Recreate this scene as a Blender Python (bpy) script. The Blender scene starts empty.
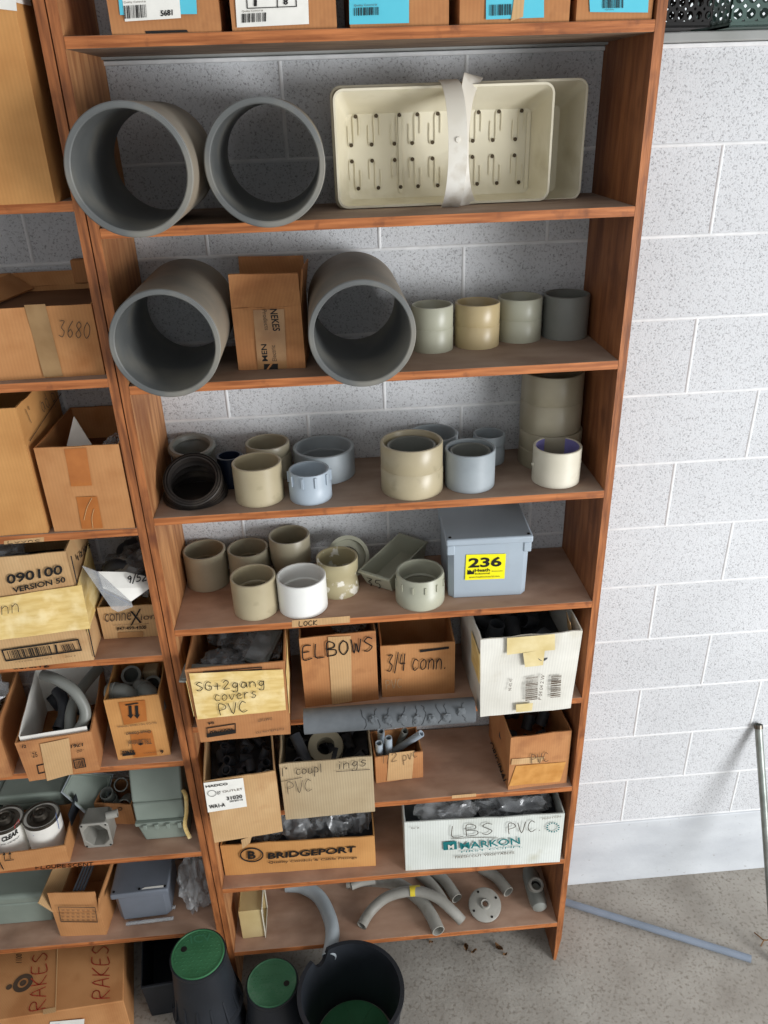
import bpy, bmesh, math, random
from mathutils import Vector, Matrix, noise
S = bpy.context.scene
COL = S.collection
random.seed(7)
PI = math.pi

# ------------------------------------------------------------ camera, light, exposure
CAM = Vector((-0.94493, -1.96593, 2.65617))
FPX = 789.2016
ROT = (math.radians(62.6484), math.radians(1.7418), math.radians(-4.4144))
cd = bpy.data.cameras.new('camera')
cam = bpy.data.objects.new('camera', cd); COL.objects.link(cam)
cam.location = CAM; cam.rotation_euler = ROT
cd.sensor_fit = 'VERTICAL'; cd.sensor_height = 24.0; cd.lens = 24.0 * FPX / 1024.0
cd.clip_start = 0.05
S.camera = cam
from mathutils import Euler
CM = Euler(ROT, 'XYZ').to_matrix()

w = bpy.data.worlds.new('world'); S.world = w; w.use_nodes = True
w.node_tree.nodes['Background'].inputs[0].default_value = (0.94, 0.97, 1.0, 1)
w.node_tree.nodes['Background'].inputs[1].default_value = 0.60

def area(name, loc, target, sx, sy, power, color):
    l = bpy.data.lights.new(name, 'AREA'); l.shape = 'RECTANGLE'; l.size = sx; l.size_y = sy
    l.energy = power; l.color = color
    o = bpy.data.objects.new(name, l); COL.objects.link(o); o.location = loc
    d = Vector(target) - Vector(loc); o.rotation_euler = d.to_track_quat('-Z', 'Z').to_euler()
    return o
area('doorway_daylight', (2.9, -3.7, 1.5), (-0.5, -0.2, 1.35), 1.9, 2.3, 245, (0.97, 0.98, 1.0))
S.view_settings.view_transform = 'Standard'; S.view_settings.look = 'None'
S.view_settings.exposure = 0.1; S.view_settings.gamma = 1.0; S.view_settings.use_curve_mapping = False

# ------------------------------------------------------------ helpers
def px(u, v, ax, val):
    """the point where the line of sight through a photo pixel meets the plane axis=val"""
    d = CM @ Vector((u - 384, 512 - v, -FPX))
    t = (val - CAM[ax]) / d[ax]
    return CAM + d * t

def pxp(u, v, P, n):
    d = CM @ Vector((u - 384, 512 - v, -FPX))
    t = (P - CAM).dot(n) / d.dot(n)
    return CAM + d * t

def lin(c):
    return tuple(((x / 255) / 12.92 if x / 255 <= .04045 else ((x / 255 + .055) / 1.055) ** 2.4) for x in c) + (1,)

MATS = {}
def mat(name, c1, c2=None, rough=.7, scale=8, stretch=(1, 1, 1), bump=0., bscale=None, detail=5, lo=.35, hi=.65, spec=.3,
        alpha=1, metal=0, c3=None, s3=40, lo3=.6, hi3=.7, wave=None, trans=0, coat=0):
    if name in MATS: return MATS[name]
    m = bpy.data.materials.new(name); m.use_nodes = True; MATS[name] = m
    nt = m.node_tree; N = nt.nodes; L = nt.links; b = N['Principled BSDF']
    b.inputs['Roughness'].default_value = rough; b.inputs['Metallic'].default_value = metal
    b.inputs['Specular IOR Level'].default_value = spec
    b.inputs['Alpha'].default_value = alpha
    b.inputs['Coat Weight'].default_value = coat
    if trans: b.inputs['Transmission Weight'].default_value = trans
    tc = N.new('ShaderNodeTexCoord'); mp = N.new('ShaderNodeMapping'); L.new(tc.outputs['Object'], mp.inputs[0])
    mp.inputs['Scale'].default_value = stretch
    nz = N.new('ShaderNodeTexNoise'); nz.inputs['Scale'].default_value = scale; nz.inputs['Detail'].default_value = detail
    L.new(mp.outputs[0], nz.inputs['Vector'])
    if c2 is None: c2 = tuple(x * .9 for x in c1)
    cr = N.new('ShaderNodeValToRGB'); cr.color_ramp.elements[0].position = lo; cr.color_ramp.elements[1].position = hi
    cr.color_ramp.elements[0].color = lin(c2); cr.color_ramp.elements[1].color = lin(c1)
    L.new(nz.outputs[0], cr.inputs[0]); out = cr.outputs[0]
    if c3:
        n3 = N.new('ShaderNodeTexNoise'); n3.inputs['Scale'].default_value = s3; n3.inputs['Detail'].default_value = 4
        L.new(tc.outputs['Object'], n3.inputs['Vector'])
        mr = N.new('ShaderNodeMapRange'); mr.inputs[1].default_value = lo3; mr.inputs[2].default_value = hi3
        L.new(n3.outputs[0], mr.inputs[0])
        mx = N.new('ShaderNodeMix'); mx.data_type = 'RGBA'; L.new(mr.outputs[0], mx.inputs[0]); L.new(out, mx.inputs[6])
        mx.inputs[7].default_value = lin(c3); out = mx.outputs[2]
    if wave:  # fine corrugation lines
        sx = N.new('ShaderNodeSeparateXYZ'); L.new(tc.outputs['Object'], sx.inputs[0])
        ad = N.new('ShaderNodeMath'); L.new(sx.outputs[0], ad.inputs[0]); L.new(sx.outputs[1], ad.inputs[1])
        mu = N.new('ShaderNodeMath'); mu.operation = 'MULTIPLY'; L.new(ad.outputs[0], mu.inputs[0]); mu.inputs[1].default_value = 2 * PI / .0075
        si = N.new('ShaderNodeMath'); si.operation = 'SINE'; L.new(mu.outputs[0], si.inputs[0])
        mr = N.new('ShaderNodeMapRange'); mr.inputs[1].default_value = -1; mr.inputs[2].default_value = 1
        mr.inputs[3].default_value = 1 - wave; mr.inputs[4].default_value = 1; L.new(si.outputs[0], mr.inputs[0])
        mx = N.new('ShaderNodeMix'); mx.data_type = 'RGBA'; mx.blend_type = 'MULTIPLY'; mx.inputs[0].default_value = 1
        L.new(out, mx.inputs[6]); L.new(mr.outputs[0], mx.inputs[7]); out = mx.outputs[2]
    L.new(out, b.inputs['Base Color'])
    if bump:
        nb = N.new('ShaderNodeTexNoise'); nb.inputs['Scale'].default_value = bscale or scale * 4; nb.inputs['Detail'].default_value = 6
        L.new(mp.outputs[0], nb.inputs['Vector'])
        bp = N.new('ShaderNodeBump'); bp.inputs['Strength'].default_value = 1; bp.inputs['Distance'].default_value = bump
        L.new(nb.outputs[0], bp.inputs['Height']); L.new(bp.outputs[0], b.inputs['Normal'])
    return m

def emit(name, c, s):
    m = bpy.data.materials.new(name); m.use_nodes = True; nt = m.node_tree
    b = nt.nodes['Principled BSDF']; b.inputs['Base Color'].default_value = lin(c)
    b.inputs['Emission Color'].default_value = lin(c); b.inputs['Emission Strength'].default_value = s
    return m

WX = (1.2, 9, 9); WZ = (9, 9, 1.2)
M_edge = mat('stained_edge', (192, 120, 70), (142, 82, 44), .5, 5, (1.5, 14, 26), .0006, 30, c3=(116, 68, 42), s3=30, lo3=.6, hi3=.78)
M_top = mat('dusty_shelf_top', (158, 138, 122), (140, 118, 102), .85, 4, (1.5, 4, 4), .0004, 60, c3=(118, 96, 80), s3=7, lo3=.5, hi3=.85)
M_top2 = mat('warm_dusty_shelf_top', (184, 152, 130), (160, 126, 104), .85, 4, (1.5, 4, 4), .0004, 60, c3=(120, 92, 76), s3=6, lo3=.5, hi3=.85)
M_side = mat('stained_panel', (158, 102, 64), (120, 72, 44), .55, 5, (14, 9, 1.3), .0006, 30, c3=(88, 50, 32), s3=7, lo3=.58, hi3=.8)
M_pedge = mat('stained_post_edge', (176, 110, 64), (118, 70, 40), .5, 5, (20, 14, 1.6), .0006, 30, c3=(108, 62, 40), s3=14, lo3=.56, hi3=.8)
M_pale = mat('pale_stained_panel', (196, 142, 94), (150, 98, 60), .6, 5, (14, 9, 1.1), .0005, 30, c3=(128, 76, 46), s3=6, lo3=.5, hi3=.8)  # paler stain, with the daylight on its inner face put into the colour
M_under = mat('grey_board_underside', (150, 128, 108), (120, 100, 84), .8, 5, (2, 9, 9))
M_kraft = mat('kraft_card', (196, 142, 92), (180, 126, 78), .8, 6, bump=.0003, bscale=60, wave=.06, c3=(168, 112, 66), s3=9, lo3=.5, hi3=.75)
M_kraftd = mat('kraft_card_reddish', (192, 138, 90), (172, 116, 72), .8, 7, bump=.0004, bscale=60, wave=.07, c3=(150, 98, 62), s3=12, lo3=.52, hi3=.75)
M_kraftl = mat('kraft_card_pale', (206, 170, 124), (190, 152, 106), .82, 7, bump=.0004, bscale=60, wave=.10, c3=(182, 140, 96), s3=12, lo3=.52, hi3=.75)
M_kraftg = mat('kraft_card_greyed', (188, 170, 138), (172, 152, 120), .85, 7, bump=.0004, bscale=60, wave=.14)
M_kraftw = mat('kraft_card_warm', (206, 152, 92), (186, 132, 76), .8, 7, bump=.0003, bscale=60, wave=.06)
M_white = mat('white_card', (226, 224, 214), (206, 203, 192), .75, 7, bump=.0008, bscale=14, wave=.07, c3=(190, 182, 160), s3=10, lo3=.6, hi3=.8)
M_paper = mat('white_paper', (236, 234, 226), (224, 222, 214), .7, 20)
M_tape = mat('cream_tape', (232, 204, 138), (214, 182, 112), .55, 18, (1, 1, 5), .0012, 30, c3=(244, 222, 168), s3=18, lo3=.5, hi3=.7)
M_tapey = mat('aged_tape', (222, 206, 158), (206, 186, 130), .5, 20, bump=.001, bscale=30)
M_tapebr = mat('brown_tape', (182, 112, 54), (166, 98, 44), .3, 20, coat=.3)
M_tapecl = mat('clear_tape', (180, 140, 96), (160, 118, 78), .25, 20, coat=.3)
M_honey = mat('honey_tape', (206, 150, 82), (186, 128, 62), .35, 30, coat=.2)
M_tapegy = mat('greyed_tape', (160, 128, 88), (144, 112, 74), .4, 20)
M_ink = mat('black_ink', (24, 22, 22), (30, 28, 26), .6)
M_inkf = mat('faded_ink', (72, 58, 46), (96, 78, 60), .7)
M_inkg = mat('grey_marker', (88, 78, 66), (60, 54, 46), .7)
M_red = mat('red_marker', (176, 62, 44), (158, 50, 36), .6)
M_teal = mat('teal_ink', (24, 118, 118), (20, 100, 104), .6)
M_cyan = mat('cyan_label', (96, 196, 214), (84, 186, 206), .6)
M_yel = mat('yellow_sticker', (244, 236, 30), (238, 226, 24), .4)
M_pvc = mat('grey_pvc', (110, 112, 110), (90, 92, 91), .42, 6, bump=.0002, bscale=40, c3=(146, 140, 126), s3=5, lo3=.46, hi3=.75, spec=.4)
M_pvcout = mat('dusty_grey_pvc', (140, 132, 118), (112, 108, 100), .6, 6, c3=(158, 144, 124), s3=4, lo3=.45, hi3=.8)
M_lgrey = mat('light_grey_pvc', (160, 168, 172), (142, 150, 154), .4, 8, spec=.45)
M_bgrey = mat('blue_grey_pvc', (172, 184, 194), (156, 168, 178), .4, 8, spec=.45)
M_tan = mat('tan_pvc', (180, 168, 138), (160, 148, 120), .35, 5, spec=.5, c3=(150, 140, 112), s3=30, lo3=.6, hi3=.8)
M_tan2 = mat('olive_tan_pvc', (162, 154, 132), (142, 134, 112), .38, 6, spec=.5)
M_tan3 = mat('golden_tan_pvc', (190, 172, 132), (168, 150, 110), .35, 5, spec=.5)
M_gtan = mat('greenish_grey_pvc', (176, 176, 156), (158, 158, 140), .38, 5, spec=.5)
M_mgrey = mat('mid_grey_pvc', (132, 134, 128), (116, 118, 112), .4, 6, spec=.45)
M_wpvc = mat('white_pvc', (238, 238, 234), (228, 228, 222), .35, 6, spec=.5)
M_cpvc = mat('cream_pvc', (216, 210, 192), (200, 194, 174), .4, 6, spec=.5, c3=(180, 170, 140), s3=16, lo3=.6, hi3=.8)
M_purple = mat('purple_primer', (140, 134, 190), (120, 114, 170), .5, 8)
M_navy = mat('navy_plastic', (22, 32, 52), (18, 26, 40), .4)
M_rubber = mat('black_rubber', (46, 41, 38), (32, 29, 27), .5, 12, c3=(84, 76, 66), s3=12, lo3=.55, hi3=.8)
M_foam = mat('grey_foam', (106, 110, 113), (90, 94, 97), .95, 12, bump=.0012, bscale=60)
M_foamd = mat('dark_foam_crack', (66, 68, 70), (56, 58, 60), .95)
M_jbox = mat('junction_box_pvc', (168, 180, 190), (158, 170, 180), .45, 5, spec=.4, c3=(150, 158, 164), s3=7, lo3=.55, hi3=.8)
M_jbox2 = mat('dark_junction_box_pvc', (112, 118, 128), (98, 104, 112), .45, 5, spec=.4)
M_gbox = mat('green_grey_plastic', (138, 148, 138), (122, 132, 122), .5, 5, spec=.4)
M_conduit = mat('conduit_grey', (158, 156, 148), (138, 136, 128), .5, 9, c3=(120, 116, 106), s3=18, lo3=.55, hi3=.8)
M_dfit = mat('dark_fitting', (64, 66, 70), (46, 48, 52), .45, 20)  # dark grey fittings, darkened further to put box-interior shade into the colour
M_basket = mat('ivory_plastic', (232, 226, 204), (218, 210, 184), .5, 5, c3=(196, 186, 154), s3=9, lo3=.56, hi3=.8)
M_slot = mat('dark_slot', (84, 72, 54), (64, 54, 40), .8)
M_strap = mat('white_strap', (236, 234, 226), (214, 208, 194), .5, 7, c3=(168, 152, 122), s3=14, lo3=.55, hi3=.8)
M_gplas = mat('green_lid_plastic', (62, 118, 80), (50, 102, 66), .5, 10, spec=.4)
M_gdust = mat('dusty_green_lid_plastic', (70, 118, 88), (50, 96, 66), .65, 5, c3=(108, 140, 116), s3=9, lo3=.5, hi3=.8)
M_gcrate = mat('green_crate_plastic', (50, 78, 70), (40, 66, 58), .5, 10, spec=.4)
M_bcrate = mat('black_crate_plastic', (20, 19, 18), (16, 15, 14), .6, 10, spec=.2)
M_black = mat('black_plastic', (38, 42, 48), (28, 31, 36), .5, 6, spec=.4, bump=.0003, bscale=30)
M_steel = mat('tin_steel', (190, 186, 176), (150, 146, 138), .28, 12, metal=.9)
M_dsteel = mat('tin_lid_steel', (120, 114, 104), (84, 78, 70), .32, 12, metal=.8)
M_galv = mat('galvanised_steel', (150, 156, 150), (120, 126, 120), .4, 20, metal=.5)
M_bag = mat('clear_bag', (206, 208, 208), (176, 178, 180), .18, 20, alpha=.36, spec=.8, bump=.002, bscale=14)
M_bagd = mat('smoky_bag', (150, 152, 152), (110, 112, 114), .2, 20, alpha=.6, spec=.8, bump=.002, bscale=14)
M_leaf = mat('dry_leaf', (134, 100, 66), (104, 74, 46), .8)
M_screw = mat('dark_screw', (40, 38, 36), (30, 28, 28), .4, metal=.6)
M_int = mat('box_inside', (120, 84, 54), (104, 70, 44), .9, 8)  # kraft card darkened, the shade inside boxes put into the colour
M_sill = mat('painted_sill', (160, 162, 160), (142, 144, 140), .6, 8)

def setp(o, label=None, cat=None, group=None, kind=None):
    if label: o['label'] = label
    if cat: o['category'] = cat
    if group: o['group'] = group
    if kind: o['kind'] = kind
    return o

class MB:
    """collects world-space geometry for one mesh"""
    def __init__(s): s.v = []; s.f = []; s.m = []
    def add(s, vs, fs, mi=0):
        k = len(s.v); s.v += [Vector(p) for p in vs]
        for f in fs: s.f.append([i + k for i in f]); s.m.append(mi)
        return s
    def box(s, a, b, mi=0, topmi=None, botmi=None, frontmi=None):
        x0, y0, z0 = a; x1, y1, z1 = b
        vs = [(x0, y0, z0), (x1, y0, z0), (x1, y1, z0), (x0, y1, z0), (x0, y0, z1), (x1, y0, z1), (x1, y1, z1), (x0, y1, z1)]
        for f, q in (((0, 3, 2, 1), botmi), ((4, 5, 6, 7), topmi), ((0, 1, 5, 4), frontmi), ((1, 2, 6, 5), None), ((2, 3, 7, 6), None), ((3, 0, 4, 7), None)):
            s.add([vs[i] for i in f], [(0, 1, 2, 3)], mi if q is None else q)
        return s
    def hexa(s, vs, mi=0):  # 8 corners, bottom 4 ccw then top 4
        return s.add(vs, [(0, 3, 2, 1), (4, 5, 6, 7), (0, 1, 5, 4), (1, 2, 6, 5), (2, 3, 7, 6), (3, 0, 4, 7)], mi)
    def panel(s, p00, p10, p11, p01, t, n=(6, 5), amp=.0012, seed=0, mi=0, ragged=0.):
        """slab between four corners, thickness t toward its back, gently warped"""
        p00, p10, p11, p01 = map(Vector, (p00, p10, p11, p01))
        nr = (p10 - p00).cross(p01 - p00).normalized()
        F = []; B = []
        nx, ny = n
        for j in range(ny + 1):
            for i in range(nx + 1):
                a = i / nx; b = j / ny
                p = (p00 * (1 - a) + p10 * a) * (1 - b) + (p01 * (1 - a) + p11 * a) * b
                q = p * 14 + Vector((seed * 3.1, 0, seed))
                d = noise.noise(q) * amp * 2 * min(1, 6 * min(a, 1 - a) + .15)
                if ragged and j == ny: p = p + (p01 - p00).normalized() * noise.noise(p * 90 + Vector((seed, 0, 0))) * ragged
                F.append(p + nr * d); B.append(p + nr * (d - t))
        k = (nx + 1) * (ny + 1); fs = []
        I = lambda i, j: j * (nx + 1) + i
        for j in range(ny):
            for i in range(nx):
                fs.append((I(i, j), I(i + 1, j), I(i + 1, j + 1), I(i, j + 1)))
                fs.append((k + I(i, j), k + I(i, j + 1), k + I(i + 1, j + 1), k + I(i + 1, j)))
        for i in range(nx):
            fs.append((I(i, 0), k + I(i, 0), k + I(i + 1, 0), I(i + 1, 0)))
            fs.append((I(i, ny), I(i + 1, ny), k + I(i + 1, ny), k + I(i, ny)))
        for j in range(ny):
            fs.append((I(0, j), I(0, j + 1), k + I(0, j + 1), k + I(0, j)))
            fs.append((I(nx, j), k + I(nx, j), k + I(nx, j + 1), I(nx, j + 1)))
        return s.add(F + B, fs, mi)
    def lathe(s, prof, c=(0, 0, 0), n=56, axis=(0, 0, 1), mi=0, mis=None, closed=True):
        c = Vector(c); q = Vector((0, 0, 1)).rotation_difference(Vector(axis).normalized())
        k = len(s.v); m = len(prof)
        for i in range(n):
            a = 2 * PI * i / n
            for r, z in prof: s.v.append(c + q @ Vector((r * math.cos(a), r * math.sin(a), z)))
        for i in range(n):
            i2 = (i + 1) % n
            for j in range(m if closed else m - 1):
                j2 = (j + 1) % m
                s.f.append([k + i * m + j, k + i2 * m + j, k + i2 * m + j2, k + i * m + j2]); s.m.append(mis[j] if mis else mi)
        return s
    def disc(s, c, r, axis=(0, 0, 1), n=32, t=.002, mi=0):
        return s.lathe([(0.0001, 0), (r, 0), (r, t), (0.0001, t)], c, n, axis, mi)
    def tube(s, path, r, ri=None, n=20, mi=0, flat=1.0, up=None):
        path = [Vector(p) for p in path]
        T = []
        for i in range(len(path)):
            a = path[max(0, i - 1)]; b = path[min(len(path) - 1, i + 1)]; T.append((b - a).normalized())
        u = up and Vector(up) or (Vector((0, 0, 1)) if abs(T[0].z) < .9 else Vector((1, 0, 0)))
        U = []
        for t in T:
            u = (u - t * u.dot(t)).normalized(); U.append(u.copy())
        def ring(i, rr):
            v = T[i].cross(U[i])
            return [path[i] + (U[i] * math.sin(2 * PI * k / n) * flat + v * math.cos(2 * PI * k / n)) * rr for k in range(n)]
        rr = r if callable(r) else (lambda t: r)
        L = len(path); O = []
        for i in range(L): O += ring(i, rr(i / (L - 1)))
        fs = [(i * n + k, i * n + (k + 1) % n, (i + 1) * n + (k + 1) % n, (i + 1) * n + k) for i in range(L - 1) for k in range(n)]
        if ri is None:
            fs.append(tuple(range(n - 1, -1, -1))); fs.append(tuple((L - 1) * n + k for k in range(n)))
            return s.add(O, fs, mi)
        q = L * n
        for i in range(L): O += ring(i, ri)
        fs += [(q + i * n + (k + 1) % n, q + i * n + k, q + (i + 1) * n + k, q + (i + 1) * n + (k + 1) % n) for i in range(L - 1) for k in range(n)]
        for k in range(n):
            fs.append((k, q + k, q + (k + 1) % n, (k + 1) % n)); e = (L - 1) * n
            fs.append((e + k, e + (k + 1) % n, q + e + (k + 1) % n, q + e + k))
        return s.add(O, fs, mi)

ROOT = {}
def obj(name, mb, m, parent=None, smooth=True, bevel=0, angle=40, bseg=2):
    me = bpy.data.meshes.new(name)
    ms = m if isinstance(m, (list, tuple)) else [m]
    if parent is not None: org = ROOT[parent.name]
    else:
        xs = [p.x for p in mb.v]; ys = [p.y for p in mb.v]; zs = [p.z for p in mb.v]
        org = Vector(((min(xs) + max(xs)) / 2, (min(ys) + max(ys)) / 2, min(zs)))
    me.from_pydata([p - org for p in mb.v], [], mb.f)
    for q in ms: me.materials.append(q)
    for p, i in zip(me.polygons, mb.m): p.material_index = i
    bm = bmesh.new(); bm.from_mesh(me); bmesh.ops.remove_doubles(bm, verts=bm.verts, dist=1e-5)
    bmesh.ops.recalc_face_normals(bm, faces=bm.faces); bm.to_mesh(me); bm.free()
    if smooth:
        for p in me.polygons: p.use_smooth = True
        me.set_sharp_from_angle(angle=math.radians(angle))
    o = bpy.data.objects.new(name, me); COL.objects.link(o)
    if parent is not None: o.parent = parent
    else: o.location = org
    ROOT[o.name] = org
    if bevel:
        b = o.modifiers.new('bevel', 'BEVEL'); b.width = bevel; b.segments = bseg; b.limit_method = 'ANGLE'; b.angle_limit = math.radians(50)
    return o

def empty(name, loc, label, cat, group=None):
    o = bpy.data.objects.new(name, None); COL.objects.link(o); o.location = loc; o.empty_display_size = .05
    ROOT[o.name] = Vector(loc); return setp(o, label, cat, group)

def thing(name, mb, m, label, cat, group=None, **k):
    return setp(obj(name, mb, m, **k), label, cat, group)

def copy_tree(o, parent=None, loc=None, rot=None, label=None):
    c = o.copy(); COL.objects.link(c); c.parent = parent
    if loc is not None: c.location = loc
    if rot is not None: c.rotation_euler = rot
    if label: c['label'] = label
    for ch in o.children: copy_tree(ch, c)
    return c

def smoothpath(P, k=6):
    P = [Vector(p) for p in P]; out = []
    for i in range(len(P) - 1):
        p0 = P[max(0, i - 1)]; p1 = P[i]; p2 = P[i + 1]; p3 = P[min(len(P) - 1, i + 2)]
        for j in range(k):
            t = j / k
            out.append(.5 * ((2 * p1) + (p2 - p0) * t + (2 * p0 - 5 * p1 + 4 * p2 - p3) * t * t + (3 * p1 - p0 - 3 * p2 + p3) * t ** 3))
    out.append(P[-1]); return out

# ---- lettering and flat marks on a face; the face is given by a point and its outward normal
GL = {
 'A': [[(0, 0), (.5, 1), (1, 0)], [(.2, .38), (.8, .4)]], 'B': [[(0, 0), (0, 1), (.7, .92), (.75, .62), (0, .52), (.9, .4), (.85, .08), (0, 0)]],
 'C': [[(.9, .85), (.5, 1), (.1, .7), (.05, .3), (.4, 0), (.95, .12)]], 'E': [[(.9, 1), (.1, .95), (.05, 0), (.95, .03)], [(.08, .5), (.7, .54)]],
 'F': [[(.9, 1), (.1, .95), (.1, 0)], [(.1, .5), (.7, .54)]], 'G': [[(.9, .85), (.5, 1), (.1, .7), (.05, .3), (.4, 0), (.85, .1), (.9, .45), (.5, .45)]],
 'K': [[(.05, 0), (.1, 1)], [(.9, 1), (.1, .45), (.95, 0)]], 'L': [[(.1, 1), (.05, .03), (.95, 0)]], 'M': [[(0, 0), (.1, 1), (.5, .4), (.9, 1), (1, 0)]],
 'N': [[(0, 0), (.08, 1), (.9, 0), (1, 1)]], 'O': [[(.5, 1), (.1, .75), (.05, .3), (.45, 0), (.9, .3), (.85, .8), (.5, 1)]],
 'P': [[(.1, 0), (.08, 1), (.8, .95), (.9, .6), (.1, .45)]], 'Q': [[(.5, 1), (.1, .75), (.05, .3), (.45, 0), (.9, .3), (.85, .8), (.5, 1)], [(.6, .3), (1, -.05)]],
 'R': [[(.1, 0), (.08, 1), (.8, .95), (.85, .62), (.1, .5), (.95, 0)]], 'S': [[(.9, .9), (.45, 1), (.1, .78), (.5, .52), (.9, .28), (.5, 0), (.05, .08)]],
 'T': [[(0, .97), (1, 1)], [(.5, .98), (.5, 0)]], 'U': [[(.05, 1), (.1, .2), (.5, 0), (.9, .2), (.95, 1)]], 'V': [[(0, 1), (.45, 0), (1, 1)]],
 'W': [[(0, 1), (.25, 0), (.5, .7), (.75, 0), (1, 1)]], 'Z': [[(.05, 1), (.95, .97), (.05, 0), (1, .03)]],
 'a': [[(.85, .55), (.4, .62), (.1, .3), (.35, 0), (.8, .2), (.85, .6), (.95, 0)]], 'c': [[(.9, .55), (.4, .65), (.1, .3), (.4, 0), (.95, .1)]],
 'e': [[(.1, .32), (.85, .4), (.5, .65), (.1, .4), (.35, 0), (.95, .08)]], 'g': [[(.85, .55), (.4, .62), (.15, .35), (.4, .1), (.8, .3), (.85, .6), (.8, -.3), (.3, -.4), (.1, -.25)]],
 'i': [[(.5, .6), (.5, 0)], [(.5, .8), (.52, .86)]], 'l': [[(.5, 1), (.5, 0)]], 'n': [[(.1, 0), (.1, .6)], [(.1, .4), (.5, .62), (.85, .45), (.9, 0)]],
 'o': [[(.5, .62), (.1, .45), (.15, .1), (.5, 0), (.9, .2), (.85, .5), (.5, .62)]], 'p': [[(.1, -.4), (.1, .6), (.8, .55), (.8, .15), (.1, .1)]],
 'r': [[(.15, 0), (.15, .6)], [(.15, .4), (.5, .62), (.85, .55)]], 's': [[(.85, .58), (.4, .64), (.2, .45), (.8, .25), (.5, 0), (.1, .05)]],
 'u': [[(.1, .6), (.15, .1), (.5, 0), (.85, .15)], [(.85, .6), (.9, 0)]], 'v': [[(.05, .6), (.45, 0), (.95, .62)]], 'd': [[(.85, .55), (.4, .62), (.1, .3), (.4, 0), (.85, .2)], [(.85, 1), (.88, 0)]],
 'h': [[(.1, 0), (.1, 1)], [(.1, .4), (.5, .62), (.85, .45), (.9, 0)]],
 '0': [[(.5, 1), (.1, .7), (.1, .25), (.5, 0), (.9, .3), (.9, .75), (.5, 1)]], '1': [[(.5, 1), (.5, 0)]], '2': [[(.1, .8), (.5, 1), (.85, .75), (.1, 0), (.95, .05)]],
 '3': [[(.1, .95), (.8, .95), (.4, .6), (.85, .35), (.6, 0), (.05, .05)]], '4': [[(.2, 1), (.1, .45), (.9, .45)], [(.75, 1), (.7, 0)]],
 '5': [[(.9, 1), (.2, .97), (.15, .6), (.7, .6), (.85, .2), (.4, 0), (.05, .08)]], '6': [[(.8, 1), (.25, .6), (.15, .2), (.5, 0), (.85, .25), (.5, .5), (.2, .3)]],
 '8': [[(.5, .52), (.15, .75), (.5, 1), (.85, .78), (.5, .52), (.1, .25), (.5, 0), (.9, .25), (.5, .52)]], '9': [[(.85, .7), (.5, 1), (.15, .75), (.5, .5), (.85, .7), (.75, 0)]],
 '+': [[(.5, .8), (.5, .0)], [(.05, .4), (.95, .42)]], '/': [[(.9, 1.1), (.1, -.15)]], '"': [[(.3, 1), (.28, .8)], [(.65, 1), (.63, .8)]], '.': [[(.4, .02), (.5, .04)]], '-': [[(.1, .45), (.9, .48)]], '&': [[(.9, 0), (.2, .8), (.5, 1), (.7, .8), (.1, .25), (.4, 0), (.9, .45)]],
}
EPS = [0]
def frame3(P, n, bl, br, tl):
    """three photo pixels on the face -> world points"""
    n = Vector(n).normalized(); P = Vector(P)
    return [pxp(*q, P, n) for q in (bl, br, tl)], n

def decal(name, parent, P, n, bl, br, tl, m, verts2d, faces, lift=.0006, mis=None):
    (a, b, c), n = frame3(P, n, bl, br, tl)
    mb = MB(); base = []
    for (x, y) in verts2d: base.append(a + (b - a) * x + (c - a) * y + n * lift)
    k = len(base)
    mb.add(base + [p - n * .0004 for p in base], list(faces), 0)
    if mis: mb.m = list(mis)
    o = obj(name, mb, m, parent, smooth=False)
    return o

def patch(name, parent, P, n, q, m, lift=.0005, t=.0004, nx=4, ny=4, amp=0):
    """q: bl, br, tr, tl pixels of a flat piece stuck on the face"""
    n = Vector(n).normalized(); P = Vector(P) + n * lift
    a, b, c, d = [pxp(*p, P, n) for p in q]
    mb = MB(); mb.panel(a, b, c, d, t, (nx, ny), amp, seed=len(parent.name) + q[0][0])
    return obj(name, mb, m, parent)

def text(parent, s, P, n, bl, br, tl, m=None, bold=0., shear=0., name='printed_text', lift=.0010):
    cu = bpy.data.curves.new('t', 'FONT'); cu.body = s; cu.size = 1; cu.offset = bold; cu.shear = shear; cu.resolution_u = 3
    ob = bpy.data.objects.new('t', cu); me = bpy.data.meshes.new_from_object(ob)
    vs = [(v.co.x, v.co.y) for v in me.vertices]; fs = [tuple(p.vertices) for p in me.polygons]
    bpy.data.objects.remove(ob); bpy.data.meshes.remove(me)
    x0 = min(v[0] for v in vs); x1 = max(v[0] for v in vs); y0 = min(v[1] for v in vs); y1 = max(v[1] for v in vs)
    vs = [((x - x0) / (x1 - x0), (y - y0) / (y1 - y0)) for x, y in vs]
    return decal(name, parent, P, n, bl, br, tl, m or M_ink, vs, fs, lift)

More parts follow.
